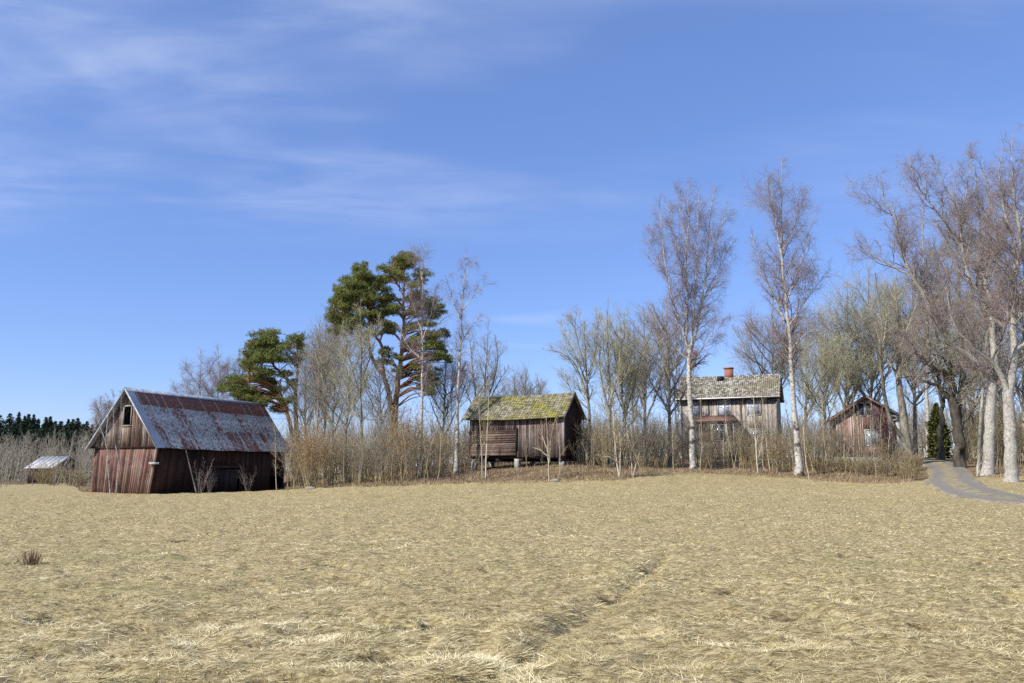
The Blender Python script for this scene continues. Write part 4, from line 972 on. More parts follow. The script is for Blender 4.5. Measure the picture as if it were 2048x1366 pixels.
# behind the farmhouse and the cottage
auto('bare_tree', 'fan shaped bare tree rising behind the right end of the farmhouse', (1545, 915, 88), (1545, 628), 8, 62, 'grey', 117, .24, 2.8, .38)
auto('bare_tree', 'bare tree behind the single trunk birch, right of the farmhouse roof', (1610, 915, 86), (1612, 635), 6, 45, 'grey', 118, .2, 2.4)
auto('lichen_tree', 'wide greenish bare tree behind the left eave of the red cottage', (1690, 915, 84), (1695, 580), 9, 70, 'lichen', 119, .26, 3.0, .3)
auto('lichen_tree', 'greenish bare tree rising directly behind the cottage ridge', (1742, 915, 86), (1738, 535), 9, 62, 'lichen', 120, .26, 3.0, .3)
auto('lichen_tree', 'lower greenish bare tree between the single trunk birch and the cottage', (1650, 918, 80), (1650, 660), 6, 40, 'lichen', 121, .17, 2.2)
auto('bare_tree', 'tall bare tree behind the leaning dark trunk by the cottage', (1830, 915, 88), (1825, 545), 8, 60, 'grey', 122, .26, 2.9, .35)
auto('bare_tree', 'bare tree in the gap right of the mossy oak', (1945, 925, 80), (1948, 600), 7, 55, 'grey', 123, .22, 2.6, .3)
auto('bare_tree', 'bare tree behind the two thick pale trunks', (2000, 925, 74), (2000, 560), 7, 60, 'grey', 124, .24, 2.4, .3)
auto('bare_tree', 'bare tree at the very edge of the photo behind the flaky trunk', (2050, 935, 66), (2046, 520), 7, 50, 'grey', 125, .22, 2.2, .3)

auto('birch_tree', 'upright purplish birch crown behind the long leaning limb over the cottage', (1858, 920, 80), (1845, 400), 6, 55, 'birch', 126, .2, 2.6, .4)
auto('bare_tree', 'upright grey tree between the two thick pale trunks, well behind them', (1992, 930, 62), (1950, 330), 6, 52, 'grey', 127, .2, 2.2, .4)
auto('bare_tree', 'tall upright grey tree filling the gap right of the mossy oak', (1935, 928, 70), (1905, 370), 6, 52, 'grey', 128, .2, 2.3, .4)

# ---- left group
auto('birch_tree', 'faint birch behind the barn ridge, the one closest to its middle', (405, 965, 92), (402, 700), 5, 34, 'birch', 130, .13, 1.8, .45, dsp=1.4)
auto('birch_tree', 'faint birch behind the barn ridge, next to the low pine', (428, 965, 90), (436, 692), 5, 34, 'birch', 131, .13, 1.8, .45, dsp=1.4)
bare_tree('birch_tree', 'small drooping birch top over the barn ridge, leftmost of those behind the barn', 'tree', (395, 965, 88), [
    ([(395, 965), (393, 860), (385, 790), (370, 765), (358, 745)], .09, .012, .4, .55), ([(390, 830), (372, 800), (352, 780), (345, 762)], .04, .008, -.4, .3)], 'birch', 132, L1=1.5)
auto('birch_tree', 'faint birch half hidden behind the low pine', (470, 965, 92), (478, 695), 5, 34, 'birch', 133, .13, 1.8, .45, dsp=1.4)
auto('bare_tree', 'small purplish bare tree top showing left of the barn gable', (203, 965, 68), (200, 792), 5, 18, 'birch', 134, .09, 1.0, .5, dsp=.8)
R = RR_(77)
for k, (bx, tx, ty, Y, w, lab) in enumerate([(632, 640, 640, 68, 32, 'dark slim tree nearest to the low pine, beside the barn end'), (648, 652, 612, 72, 34, 'bare tree with arching twigs between the low pine and the tall pines'),
        (662, 668, 650, 66, 30, 'dark slim bare tree with a kink, between low pine and tall pines'), (690, 700, 640, 64, 38, 'grey bare tree just before the left tall pine')]):
    auto('bare_tree', lab, (bx, 958, Y), (tx, ty), 6, w, 'grey', 140 + k, .13, 1.8, .35)
bare_tree('bare_tree', 'pale grey bare tree standing in front of the left tall pine', 'tree', (724, 960, 60), [
    ([(724, 960), (723, 880), (722, 790), (723, 700), (720, 640), (722, 600)], .15, .015, .3, .3), ([(722, 800), (705, 740), (690, 690), (682, 650)], .07, .012, -1.2, .12),
    ([(723, 760), (742, 710), (752, 670), (758, 640)], .07, .012, 1.2, .12), ([(722, 840), (690, 790), (665, 750), (650, 715)], .07, .012, -.8, .15)], 'lichen', 145, L1=1.6, n4=1)
bare_tree('bare_tree', 'grey white stemmed tree crossing in front of the right tall pine', 'tree', (840, 950, 59), [
    ([(840, 950), (842, 870), (844, 780), (845, 700), (844, 620), (845, 560), (848, 500)], .15, .012, .2, .32),
    ([(844, 665), (830, 620), (815, 585), (800, 560)], .05, .01, -.8, .15), ([(845, 680), (858, 640), (867, 605), (872, 570)], .05, .01, .8, .15),
    ([(844, 560), (838, 520), (830, 500)], .03, .008, .6, .1), ([(843, 720), (815, 690), (798, 655)], .05, .01, 1.0, .15)], 'birch', 146, L1=1.5)
bare_tree('birch_tree', 'drooping white birch standing alone right of the tall pines', 'tree', (912, 952, 60), [
    ([(912, 952), (914, 880), (916, 800), (919, 730), (923, 660), (926, 600), (929, 550), (934, 500)], .17, .012, .2, .30),
    ([(922, 640), (905, 600), (895, 565), (890, 550)], .05, .008, -1.0, .1), ([(926, 620), (950, 590), (970, 570), (983, 568)], .045, .008, .8, .15),
    ([(920, 690), (940, 655), (960, 635), (972, 628)], .045, .008, -.6, .1), ([(928, 560), (945, 530), (962, 515)], .035, .008, 1.0, .1), ([(918, 720), (895, 690), (880, 660)], .045, .008, .9, .1)], 'birch', 147, L1=1.3, n1=1.9, droop=.32)
bare_tree('bare_tree', 'dark many-stemmed tree behind the left end of the storehouse roof', 'tree', (962, 945, 84), [
    ([(962, 945), (962, 870), (952, 800), (945, 740), (940, 690), (935, 650)], .20, .02, 1.0, .35),
    ([(962, 860), (968, 790), (972, 730), (975, 680), (976, 640)], .17, .02, -1.0, .3), ([(964, 850), (980, 800), (1000, 760), (1018, 735)], .13, .02, 1.2, .25),
    ([(961, 850), (940, 800), (922, 760), (908, 745)], .12, .02, -1.2, .2), ([(966, 820), (988, 760), (995, 710), (990, 670)], .12, .02, .4, .2)], 'grey', 148, L1=2.4)
auto('bare_tree', 'low bare tree showing over the middle of the mossy storehouse roof', (1055, 935, 90), (1055, 740), 6, 30, 'grey', 149, .13, 1.9, .4)
auto('bare_tree', 'low twiggy bare tree over the mossy roof, left of its neighbour', (1030, 935, 92), (1028, 750), 5, 30, 'grey', 150, .11, 1.9, .4)
auto('bare_tree', 'grey bare tree between the right tall pine and the lone drooping birch', (885, 955, 74), (890, 700), 6, 36, 'grey', 151, .14, 2.0, .35)
auto('bare_tree', 'bare tree hidden among shrubs below the fork of the tall pines', (765, 958, 64), (760, 720), 5, 36, 'grey', 152, .11, 1.8, .35)
auto('bare_tree', 'bare tree close against the right side of the low pine', (612, 960, 70), (612, 690), 6, 32, 'grey', 153, .14, 1.8, .35)

# ---- pines
def tufts(tm, C, R, n_bl, Lb, w, upb=.25, m=0):
    """needle tufts: n_bl narrow blades radiating from every centre C"""
    n = len(C); c = np.repeat(C, n_bl, 0); N_ = len(c)
    d = unit(R.normal(size=(N_, 3)) + np.array([0, 0, upb])); s = unit(np.cross(d, unit(R.normal(size=(N_, 3)))))
    Ln = (Lb * R.uniform(.6, 1.2, N_))[:, None]; ww = w * .5
    V = np.stack([c - s * ww * .5, c + s * ww * .5, c + d * Ln + s * ww, c + d * Ln - s * ww], 1).reshape(-1, 3)
    Q = (np.arange(N_)[:, None] * 4 + np.arange(4)[None]); rn = np.repeat(np.repeat(R.rand(n), n_bl) * .6 + R.rand(N_) * .4, 4)
    tm.raw(V, Q, rn, m)
def pine(label, base, trunks, pads, seed, dens=1.0, dspan=2.6):
    R = RR_(seed); B = at(*base); B[2] = gz(B[0], B[1]) - .05; Y = base[2]; k = Y / F_PX
    root = empty('pine_tree', B, label, 'tree', None); tr = TM(R); cr = TM(R); nd = TM(R); allP = []
    for pts, r0, r1, dt in trunks:
        n = len(pts); P = np.array([at(px, py, Y + dt * (i / (n - 1)) ** 1.2) for i, (px, py) in enumerate(pts)]) - B
        if pts[0] == base[:2]: P[0] = (0, 0, -.1)
        P = resample(P, 24); P[1:-1] += R.normal(0, .03, (22, 3)); rad = r0 + (r1 - r0) * np.linspace(0, 1, 24) ** .9
        tr.add(P[None], rad[None], 12); allP.append(P)
    AP = np.concatenate(allP)
    xc = np.mean([p[0] for p in pads]); xw = max(abs(p[0] - xc) for p in pads)
    limbs = []; lr = []; tips = []
    for (px, py, rx, ry) in pads:
        off = math.sqrt(max(.05, 1 - ((px - xc) / (xw * 1.15)) ** 2)) * dspan
        for rep in range(5):
            dy = R.uniform(-1, 1) * off
            c = at(px + R.normal(0, 6), py + R.normal(0, 4.4), Y + dy) - B
            X, Z = rx * k * .95, ry * k * .85; Dp = X * .85
            dd = np.linalg.norm((AP - (c - np.array([0, 0, .8]))) * np.array([1, 1, 1.2]), axis=1) + (AP[:, 2] > c[2] - .1) * 3 + (AP[:, 2] < 1.2) * 9
            s = AP[np.argmin(dd)]; ln = np.linalg.norm(c - s); mid = (s + c) / 2 + np.array([0, 0, .10 * ln]) + R.normal(0, .12, 3)
            limbs.append(resample(np.array([s, mid, c - np.array([0, 0, Z * .5])]), 10)); r_ = .02 + .014 * ln; lr.append(np.linspace(r_, .014, 10))
            nt_ = int(max(20, X * Dp * 90 * dens)); q = unit(R.normal(size=(nt_, 3))) * (R.rand(nt_, 1) ** .4) * np.array([X, Dp, Z])
            q[:, 2] = np.abs(q[:, 2]) * R.choice([1, -.75], nt_) + .0
            T_ = c + q + R.normal(0, .04, (nt_, 3)); tips.append(T_)
            nb = min(nt_, 16); sel = R.choice(nt_, nb, replace=False)
            bs = np.array([resample(np.array([c - np.array([0, 0, Z * .5]), (c - np.array([0, 0, Z * .3]) + T_[i]) / 2 + R.normal(0, .05, 3), T_[i]]), 5) for i in sel])
            cr.add(bs, np.tile(np.linspace(.014, .006, 5), (nb, 1)), 3)
    cr.add(np.array(limbs), np.array(lr), 6)
    tufts(nd, np.concatenate(tips), R, 12, .20, .028)
    tr.build('trunk', MAT['pine_bark'], root); cr.build('branches', MAT['pine_bark'], root); nd.build('needles', MAT['needles'], root, smooth=False)
    return root
pine('low broad pine behind the far end of the barn roof', (592, 958, 72), [
    ([(592, 958), (588, 890), (580, 850), (566, 800), (552, 775), (525, 762), (498, 765)], .30, .06, -1.2), ([(597, 958), (595, 890), (592, 834), (590, 784), (570, 752), (550, 735), (538, 705), (534, 672)], .30, .05, .8),
    ([(591, 790), (596, 740), (594, 700), (592, 682)], .14, .04, -.6)],
    [(530, 675, 20, 12), (545, 668, 16, 10), (540, 688, 26, 11), (504, 681, 12, 9), (515, 694, 18, 9), (592, 676, 18, 11), (602, 690, 12, 10), (575, 690, 12, 9), (530, 704, 30, 10), (562, 702, 16, 10), (500, 708, 14, 8), (515, 718, 28, 9), (550, 722, 24, 9), (582, 722, 14, 8),
     (498, 730, 18, 8), (522, 742, 26, 8), (478, 760, 20, 8), (460, 770, 18, 8), (490, 776, 28, 9), (475, 790, 18, 7), (505, 793, 24, 7), (542, 764, 20, 7), (570, 748, 15, 6), (555, 776, 14, 6), (558, 815, 20, 7), (510, 757, 18, 7), (540, 790, 14, 6), (450, 776, 10, 5), (495, 805, 18, 6), (525, 805, 18, 6), (570, 800, 14, 6), (585, 765, 12, 6), (600, 715, 12, 7)], 201)
pine('left of the two tall pines, dense green crown leaning outward', (786, 958, 68), [
    ([(786, 958), (785, 890), (783, 825), (777, 785), (768, 752), (766, 727), (764, 693), (752, 675)], .36, .10, -.6), ([(769, 755), (750, 728), (738, 690), (738, 644), (733, 600), (727, 555)], .16, .05, .6),
    ([(740, 690), (715, 660), (695, 630), (680, 600)], .09, .03, -.6)],
    [(714, 538, 9, 8), (731, 542, 7, 7), (723, 549, 18, 9), (698, 560, 13, 7), (721, 558, 22, 8), (737, 555, 12, 7), (709, 569, 24, 8), (679, 579, 10, 8), (698, 580, 22, 8), (724, 573, 24, 9), (747, 572, 15, 8), (688, 593, 22, 9), (712, 587, 25, 8), (740, 587, 20, 8), (669, 604, 11, 10), (684, 610, 20, 9),
     (705, 604, 22, 8), (735, 602, 20, 8), (667, 621, 11, 9), (688, 628, 22, 8), (720, 622, 18, 8), (751, 624, 18, 7), (662, 636, 8, 6), (684, 643, 20, 8), (709, 639, 20, 7), (738, 635, 18, 7), (674, 661, 18, 7), (724, 648, 15, 6), (744, 663, 16, 6), (757, 643, 14, 5), (762, 610, 14, 7), (700, 660, 14, 5), (762, 578, 14, 7), (770, 592, 14, 7), (758, 562, 12, 6), (772, 625, 14, 6), (778, 646, 12, 5)], 202, 1.15)
pine('right of the two tall pines, taller, with an orange trunk and flat tiers of needles', (792, 958, 68), [
    ([(792, 958), (789, 890), (790, 825), (796, 765), (804, 704), (807, 645), (808, 594), (806, 530)], .34, .05, .8), ([(806, 590), (790, 560), (778, 545)], .08, .03, -.8), ([(807, 640), (825, 600), (838, 560)], .08, .03, .6)],
    [(813, 511, 20, 9), (800, 521, 18, 8), (826, 518, 13, 8), (811, 533, 25, 7), (773, 536, 14, 7), (789, 546, 18, 7), (840, 550, 18, 6), (772, 557, 17, 6), (801, 556, 16, 5), (828, 572, 18, 4), (832, 595, 22, 6), (858, 602, 17, 7), (868, 612, 11, 5), (842, 607, 18, 4), (773, 595, 15, 6), (791, 611, 16, 5), (828, 624, 15, 4),
     (866, 632, 18, 3), (785, 621, 18, 5), (854, 648, 18, 4), (826, 654, 18, 4), (776, 648, 15, 5), (773, 665, 18, 5), (874, 669, 17, 5), (887, 666, 8, 4), (856, 671, 20, 6), (832, 683, 16, 4), (871, 687, 16, 4), (887, 697, 10, 3), (819, 693, 18, 5), (858, 698, 18, 3), (875, 708, 18, 4), (889, 716, 8, 3), (866, 718, 18, 3), (780, 716, 14, 4),
     (869, 744, 12, 4), (862, 756, 16, 4), (848, 770, 16, 4), (835, 755, 14, 4), (805, 745, 14, 4), (770, 700, 14, 4), (762, 720, 12, 4), (845, 735, 14, 3), (822, 735, 12, 3), (855, 778, 14, 4)], 203, 1.0, 3.0)

# ---- far spruces on the left skyline, thuja by the road
def spruce(name, label, cat, base, topy, wpx, mat, seed, group=None, tiers=28, nb=10):
    R = RR_(seed); B = at(*base); B[2] = gz(B[0], B[1]); Y = base[2]; h = float(at(base[0], topy, Y)[2] - B[2]); wr = wpx * Y / F_PX / 2
    root = empty(name, B, label, cat, group); tr = TM(R)
    P = resample(np.array([(0, 0, -.2), (0, 0, h * .5), (0, 0, h)]), 8); tr.add(P[None], np.linspace(.2, .02, 8)[None], 6); tr.build('trunk', MAT['dark_bark'], root)
    nd = TM(R); C = []
    for i in range(tiers):
        f = (i + .5) / tiers; z = h * (.06 + .94 * f); r = wr * 2.2 * (1 - f) ** .62 * R.uniform(.6, 1.15) + .02
        for j in range(nb):
            a = R.uniform(0, 6.28); rr2 = r * R.uniform(.55, 1.1)
            for q in np.linspace(.25, 1, 4): C.append((math.cos(a) * rr2 * q, math.sin(a) * rr2 * q, z - rr2 * q * .38 + R.normal(0, .08)))
    C = np.array(C); tl = C[:, 2] / h; [tufts(nd, C[(tl >= a) & (tl < b)], R, 7, lg, wd_, -.15) for a, b, lg, wd_ in ((0, .7, .5, .13), (.7, .9, .34, .10), (.9, 2, .2, .06))]; nd.build('crown', MAT[mat], root, smooth=False)
R = RR_(31)
SPX = [(8, 826, 20), (26, 824, 18), (38, 832, 14), (46, 828, 13), (56, 829, 17), (66, 838, 18), (82, 834, 16), (90, 833, 17), (101, 842, 22), (113, 842, 20), (127, 838, 22), (137, 838, 18), (146, 836, 17), (158, 848, 18), (165, 843, 16), (176, 850, 18), (188, 848, 18), (100, 862, 30), (70, 858, 26), (122, 860, 26), (-12, 830, 24), (200, 852, 20), (214, 856, 20), (18, 846, 26), (52, 850, 24), (84, 855, 26), (112, 856, 22), (135, 862, 26)]
ORD = 'first second third fourth fifth sixth seventh eighth ninth tenth eleventh twelfth thirteenth fourteenth fifteenth sixteenth seventeenth eighteenth nineteenth twentieth twenty-first twenty-second twenty-third twenty-fourth twenty-fifth twenty-sixth twenty-seventh twenty-eighth'.split()
for k, i in enumerate(sorted(range(len(SPX)), key=lambda i: SPX[i][0])):
    x_, ty, wp = SPX[i]; short = ty > 855
    spruce('spruce_tree', ('dark green spruce' if not short else 'lower broad dark spruce') + ' on the forest skyline behind the field shed, ' + ORD[k] + ' from the left', 'tree', (x_, 962, 150 - (18 if short else 0) + R.uniform(-8, 8)), ty, wp * R.uniform(1.2, 2.2), 'spruce_needles', 300 + i, 'spruces of the far forest')
spruce('thuja', 'narrow green conical evergreen beside the road behind the dark trunks', 'shrub', (1880, 918, 76), 808, 20, 'thuja_needles', 340, tiers=22, nb=16)

# ---- far bare wood: one mass
def stems_mass(name, label, q0, q1, n, Yf, hf, mats, seed, tw=10, r=(.02, .045), Kt=4, twL=.8, mask=None, ang=.5, cat='thicket', up=.1, twr=.007, lean=.10, sub=0):
    R = RR_(seed); q = R.uniform(q0, q1, n); Y = Yf(q, R); X = q * Y
    if mask is not None:
        kk = mask(q, Y, R); q, Y, X = q[kk], Y[kk], X[kk]
    n = len(q)
    S = np.column_stack([X, Y, H(X, Y, False) - .1]); hh = hf(q, Y, R)
    ln_ = lean * R.choice([.6, 1, 2.4, 4.5], n, p=[.35, .35, .2, .1]); D = unit(np.column_stack([R.normal(0, 1, n) * ln_, R.normal(0, 1, n) * ln_, np.ones(n)]))
    P = grow(R, S, D, hh, 8, .09, .03); r0 = R.uniform(r[0], r[1], n); Rd = r0[:, None] * np.linspace(1, .25, 8)[None]
    tm = TM(R); tm.add(P, Rd, 4, 0)
    c, q_ = spawn(R, P, Rd, tw, .22, 1.0, ang, lambda t: hh[:, None] * .26 * twL * (1.25 - t), .45, Kt, .12, up, 0, twr)
    tm.add(c, q_, 3, 1)
    if sub:
        ln = np.linalg.norm(c[:, -1] - c[:, 0], axis=1)
        c2, q2 = spawn(R, c, q_, sub, .2, 1.0, .6, lambda t: np.maximum(ln[:, None] * .5, .15), .6, 3, .15, up, 0, twr * .85); tm.add(c2, q2, 3, 1)
    o = tm.build(name, [MAT[m] for m in mats]); tag(o, label, cat, None, 'stuff'); return o
stems_mass('far_bare_wood', 'far off grey brown wood of leafless trees along the field end', -.70, .75, 2600, lambda q, R: R.uniform(108, 145, len(q)) + (q > -.2) * 8, lambda q, Y, R: R.uniform(4.0, 8.0, len(q)) * np.where(q < -.25, .92, np.where((q > .42) & (q < .60), 1.35, .95)), ['twig_grey', 'twig_grey'], 61, tw=12, r=(.05, .10), twL=1.3, twr=.014, ang=.55, cat='wood', sub=4)
# ---- near thicket between barn and storehouse, and on towards the cottage
def tmask(q, Y, R):
    k = np.ones(len(q), bool); X = q * Y
    def inside(fr, a0, a1, b0, b1):
        d = np.column_stack([X, Y]) - fr.O; a = d @ fr.u; b = d @ fr.v; return (a > a0) & (a < a1) & (b > b0) & (b < b1)
    k &= ~inside(fs, -.8, Ws + .5, -6.5, Ds + .3) | ((Y > 0) & inside(fs, -.8, Ws + .5, -6.5, -.6) & (R.rand(len(q)) < .045))
    k &= ~inside(fb, -1, 7, -4, Lb + .3); k &= ~inside(fh, -.5, Wh + .5, -3, Dh) ; k &= ~inside(fc, -.5, Wc + .3, -.3, Dc)
    k &= ~(inside(fh, -.5, Wh + .5, -16, -2.9) & (R.rand(len(q)) < .3)) ; k &= ~(inside(fc, -.5, Wc + 2, -16, -.3) & (R.rand(len(q)) < .62))
    k &= road_dist(X, Y) > 2.8
    k &= ~((q > .56) & (Y < 56))
    return k
def tY(q, R): return np.interp(q, EDQ[:, 0], EDQ[:, 1]) + np.interp(q, [-.3, -.07, -.04, .3, .45, .5], [.5, 1.0, 4.0, 5.0, 3.0, 1.0]) + R.exponential(8.0, len(q))
dens_h = lambda q, Y, R: (1.0 + 5.4 * R.beta(1.7, 1.5, len(q))) * np.interp(q, [-.27, -.05, -.04, .08, .1, .2, .25, .34, .36, .5, .53, .7], [1.0, .9, .5, .5, .85, .8, .75, .75, .85, .65, .9, 1.0])
stems_mass('thicket', 'dense grey brown thicket of young leafless stems along the field edge', -.268, .50, 1700, tY, dens_h, ['twig_brown', 'twig_grey'], 62, tw=12, twL=1.35, ang=.62, r=(.012, .028), mask=tmask, sub=4, twr=.0055)
stems_mass('roadside_thicket', 'brown leafless brush behind the thick trunks right of the road', .545, .75, 1100, lambda q, R: R.uniform(56, 88, len(q)), lambda q, Y, R: R.uniform(2.0, 5.5, len(q)), ['twig_brown', 'twig_brown'], 63, tw=12, twL=1.3, ang=.62, r=(.014, .03), mask=tmask, sub=3, twr=.0065)
stems_mass('left_thicket', 'grey brown brush between the field shed and the barn', -.66, -.46, 420, lambda q, R: R.uniform(80, 106, len(q)), lambda q, Y, R: R.uniform(1.2, 4.8, len(q)), ['twig_grey', 'twig_grey'], 64, tw=10, r=(.02, .045), sub=3, twr=.008, ang=.7,
           mask=lambda q, Y, R: ~((q < -.53) & (Y < 99) & (R.rand(len(q)) < .75)))

# ---- individual shrubs: prototypes then copies
def shrub_proto(n, h, fan, seed, mats, leaves=0, tw=9, r=(.010, .02), twr=.0055, sub=3):
    R = RR_(seed); a = R.uniform(0, 6.28, n); rr2 = R.uniform(0, .28, n)
    S = np.column_stack([np.cos(a) * rr2, np.sin(a) * rr2, np.full(n, -.08)]); f = fan * R.uniform(.2, 1.0, n)
    D = unit(np.column_stack([np.cos(a) * f, np.sin(a) * f, np.ones(n)])); hh = h * R.uniform(.55, 1.05, n)
    P = grow(R, S, D, hh, 9, .085, .03); r0 = R.uniform(r[0], r[1], n); Rd = r0[:, None] * np.linspace(1, .25, 9)
    st_ = TM(R); st_.add(P, Rd, 5, 0); tw_ = TM(R)
    c, q = spawn(R, P, Rd, tw, .25, 1.0, .5, lambda t: hh[:, None] * .26 * (1.3 - t), .5, 5, .12, .08, 0, twr); tw_.add(c, q, 3, 0)
    ln = np.linalg.norm(c[:, -1] - c[:, 0], axis=1); c2, q2 = spawn(R, c, q, sub, .2, 1.0, .6, lambda t: np.maximum(ln[:, None] * .5, .12), .6, 3, .15, .05, 0, twr * .8); tw_.add(c2, q2, 3, 0)
    if leaves:
        Pt = c2[:, -1]; sel = R.choice(len(Pt), min(leaves, len(Pt)), replace=False); tufts(tw_, Pt[sel], R, 2, .06, .045, -1.2, 1)
    return st_, tw_, mats
def place(proto, name, label, cat, base, s=1.0, rot=0.0, group=None, kid=('stems', 'twigs')):
    B = at(*base); B[2] = gz(B[0], B[1]); root = empty(name, B, label, cat, group); root.scale = (s, s, s); root.rotation_euler[2] = rot
    if 'o' not in proto:
        st_, tw_, mats = proto['d']; proto['o'] = [st_.build(kid[0], MAT[mats[0]], root), tw_.build(kid[1], [MAT[mats[1]], MAT[mats[2]]], root, smooth=False)]
    else:
        for o in proto['o']:
            c = o.copy(); COL.objects.link(c); c.parent = root
    return root
HZ = [{'d': shrub_proto(34, 4.6, .34, 401, ('twig_brown', 'twig_orange', 'dead_leaf'), 800)}, {'d': shrub_proto(26, 4.0, .30, 402, ('twig_brown', 'twig_brown', 'dead_leaf'), 350)}, {'d': shrub_proto(22, 3.8, .36, 403, ('twig_brown', 'twig_brown', 'twig_brown'))},
      {'d': shrub_proto(46, 1.5, .75, 404, ('twig_brown', 'twig_brown', 'twig_brown'), tw=8, r=(.006, .012))}]
place(HZ[0], 'hazel_shrub', 'tall orange brown shrub with pale fanning stems close to the barn end', 'shrub', (620, 977, 56), 1.05)
place(HZ[0], 'hazel_shrub', 'orange brown shrub full of dead leaves below the fork of the tall pines', 'shrub', (806, 966, 56.5), 1.15, 2.0)
place(HZ[1], 'hazel_shrub', 'brown shrub just left of the leafy orange brown one below the tall pines', 'shrub', (785, 962, 60), 1.05, 1.0)
place(HZ[1], 'hazel_shrub', 'plain brown shrub behind the fanning shrub by the barn end', 'shrub', (600, 972, 60), 1.1, 3.0)
place(HZ[1], 'hazel_shrub', 'brown shrub between the two orange brown shrubs, nearer the barn', 'shrub', (662, 972, 57), 1.05, 4.0)
GX = [(700, 970, 58), (735, 967, 58), (850, 962, 60), (880, 958, 58), (905, 960, 62), (928, 958, 60), (1165, 950, 60), (1195, 945, 62), (1210, 945, 58), (1262, 940, 62), (1300, 935, 64), (1322, 932, 66), (1350, 930, 68), (1490, 935, 64), (1535, 935, 63), (1625, 940, 63), (1655, 940, 62), (1665, 935, 66), (1412, 934, 64), (1455, 932, 65), (1510, 936, 62), (1560, 940, 60), (1690, 944, 58), (1722, 945, 57), (1765, 944, 58), (1790, 944, 58)]
GX.sort()
for k, b in enumerate(GX):
    where = 'between the barn and the storehouse' if b[0] < 940 else 'between the storehouse and the tall birch' if b[0] < 1380 else 'in front of the farmhouse' if b[0] < 1562 else 'between the single trunk birch and the cottage' if b[0] < 1680 else 'in front of the red cottage'
    kk = sum(1 for c in GX[:k] if (c[0] < 940) == (b[0] < 940) and (c[0] < 1380) == (b[0] < 1380) and (c[0] < 1562) == (b[0] < 1562) and (c[0] < 1680) == (b[0] < 1680))
    place(HZ[2 if k % 3 else 1], 'leafless_shrub', 'leafless brown shrub ' + where + ', ' + ORD[kk] + ' from the left', 'shrub', b, RR_(k).uniform(.75, 1.05) * (.55 if b[0] > 1680 else .8 if 1390 < b[0] < 1562 else 1), k * 1.7, 'leafless shrubs of the thicket')
LX = [(1700, 950, 58), (1722, 953, 56), (1745, 951, 57), (1768, 955, 54), (1790, 953, 55), (1810, 957, 52), (1828, 958, 50), (1756, 945, 58), (1782, 942, 58), (1806, 942, 58), (1680, 946, 58), (1640, 952, 58)]
for k, i in enumerate(sorted(range(len(LX)), key=lambda i: LX[i][0])):
    place(HZ[3], 'low_bush', 'low twiggy brown bush in front of the red cottage, ' + ORD[k] + ' from the left', 'bush', LX[i], RR_(k + 50).uniform(.65, 1.0), k * 2.1, 'low bushes in front of the cottage')
RB = {'d': shrub_proto(110, 2.6, .55, 406, ('twig_brown', 'twig_brown', 'twig_brown'), tw=10, r=(.008, .016))}  # stems packed dense so the brush shades the road
for k, (b, s_, lab) in enumerate([((1826, 932, 56), .5, 'round brown bush at the foot of the leaning dark trunk'), ((1836, 930, 57), .45, 'round brown bush at the left road edge, nearest the gravel'), ((1812, 925, 62), .5, 'brown bush under the white corner board of the cottage')]):
    place(RB, 'roadside_shrub', lab, 'shrub', b, s_, k * 2.0)
BX = [(105, 972, 88, 1.7, 'rounded brown bush in front of the field shed'), (140, 974, 84, 1.5, 'brown bush between the field shed and the barn'), (85, 968, 96, 1.9, 'grey brown bush covering the lower wall of the field shed'), (165, 972, 80, 1.2, 'low brown bush close to the barn, left of its gable')]
for k, b in enumerate(BX): place(HZ[3], 'brown_bush', b[4], 'bush', b[:3], b[3], k * 1.3)
# shrubs growing against the dark barn wall
WB = [(400, 985, 55.5, .62, 'bare brown shrub growing against the dark side wall left of the barn door'), (495, 981, 58.5, .5, 'thin bare shrub growing right of the dark barn door'), (418, 985, 56.0, .42, 'small bare shrub beside the dark barn door, nearest to it')]
WS = {'d': shrub_proto(9, 4.0, .45, 405, ('twig_purple', 'twig_purple', 'twig_purple'), tw=8)}
for k, b in enumerate(WB): place(WS, 'wall_shrub', b[4], 'shrub', b[:3], b[3], k * 2.2)

# ---- saplings with pale stems
def sapling(label, base, stems, seed, mat='stem_pale', twig='twig_brown', L1=.8, name='sapling', r0=.035, n1=3.0, tb=.25):
    R = RR_(seed); B = at(*base); B[2] = gz(B[0], B[1]); root = empty(name, B, label, 'sapling'); tr = TM(R); cr = TM(R)
    for pts in stems:
        P = np.array([at(px, py, base[2] + R.uniform(-.4, .4) * (i / len(pts))) for i, (px, py) in enumerate(pts)]) - B
        if pts[0] == base[:2]: P[0] = (0, 0, -.08)
        P = resample(P, 16); P[1:] += R.normal(0, .012, (15, 3)); rad = np.linspace(r0, .010, 16); tr.add(P[None], rad[None], 7)
        ln = np.linalg.norm(np.diff(P, axis=0), axis=1).sum()
        c, q = spawn(R, P[None], rad[None], max(4, int(ln * n1)), tb, 1.0, .62, lambda t: L1 * (1.25 - t), .5, 6, .10, .10, 0, .006); cr.add(c, q, 4)
        l2 = np.linalg.norm(c[:, -1] - c[:, 0], axis=1); c2, q2 = spawn(R, c, q, 5, .2, 1.0, .6, lambda t: np.maximum(l2[:, None] * .45, .12), .6, 4, .14, .06, 0, .0045); cr.add(c2, q2, 3)
        c3, q3 = spawn(R, c2, q2, 3, .2, 1.0, .6, lambda t: np.full(t.shape, .16), .7, 3, .14, 0, 0, .004); cr.add(c3, q3, 3)
    tr.build('trunk', MAT[mat], root); cr.build('crown', MAT[twig], root)
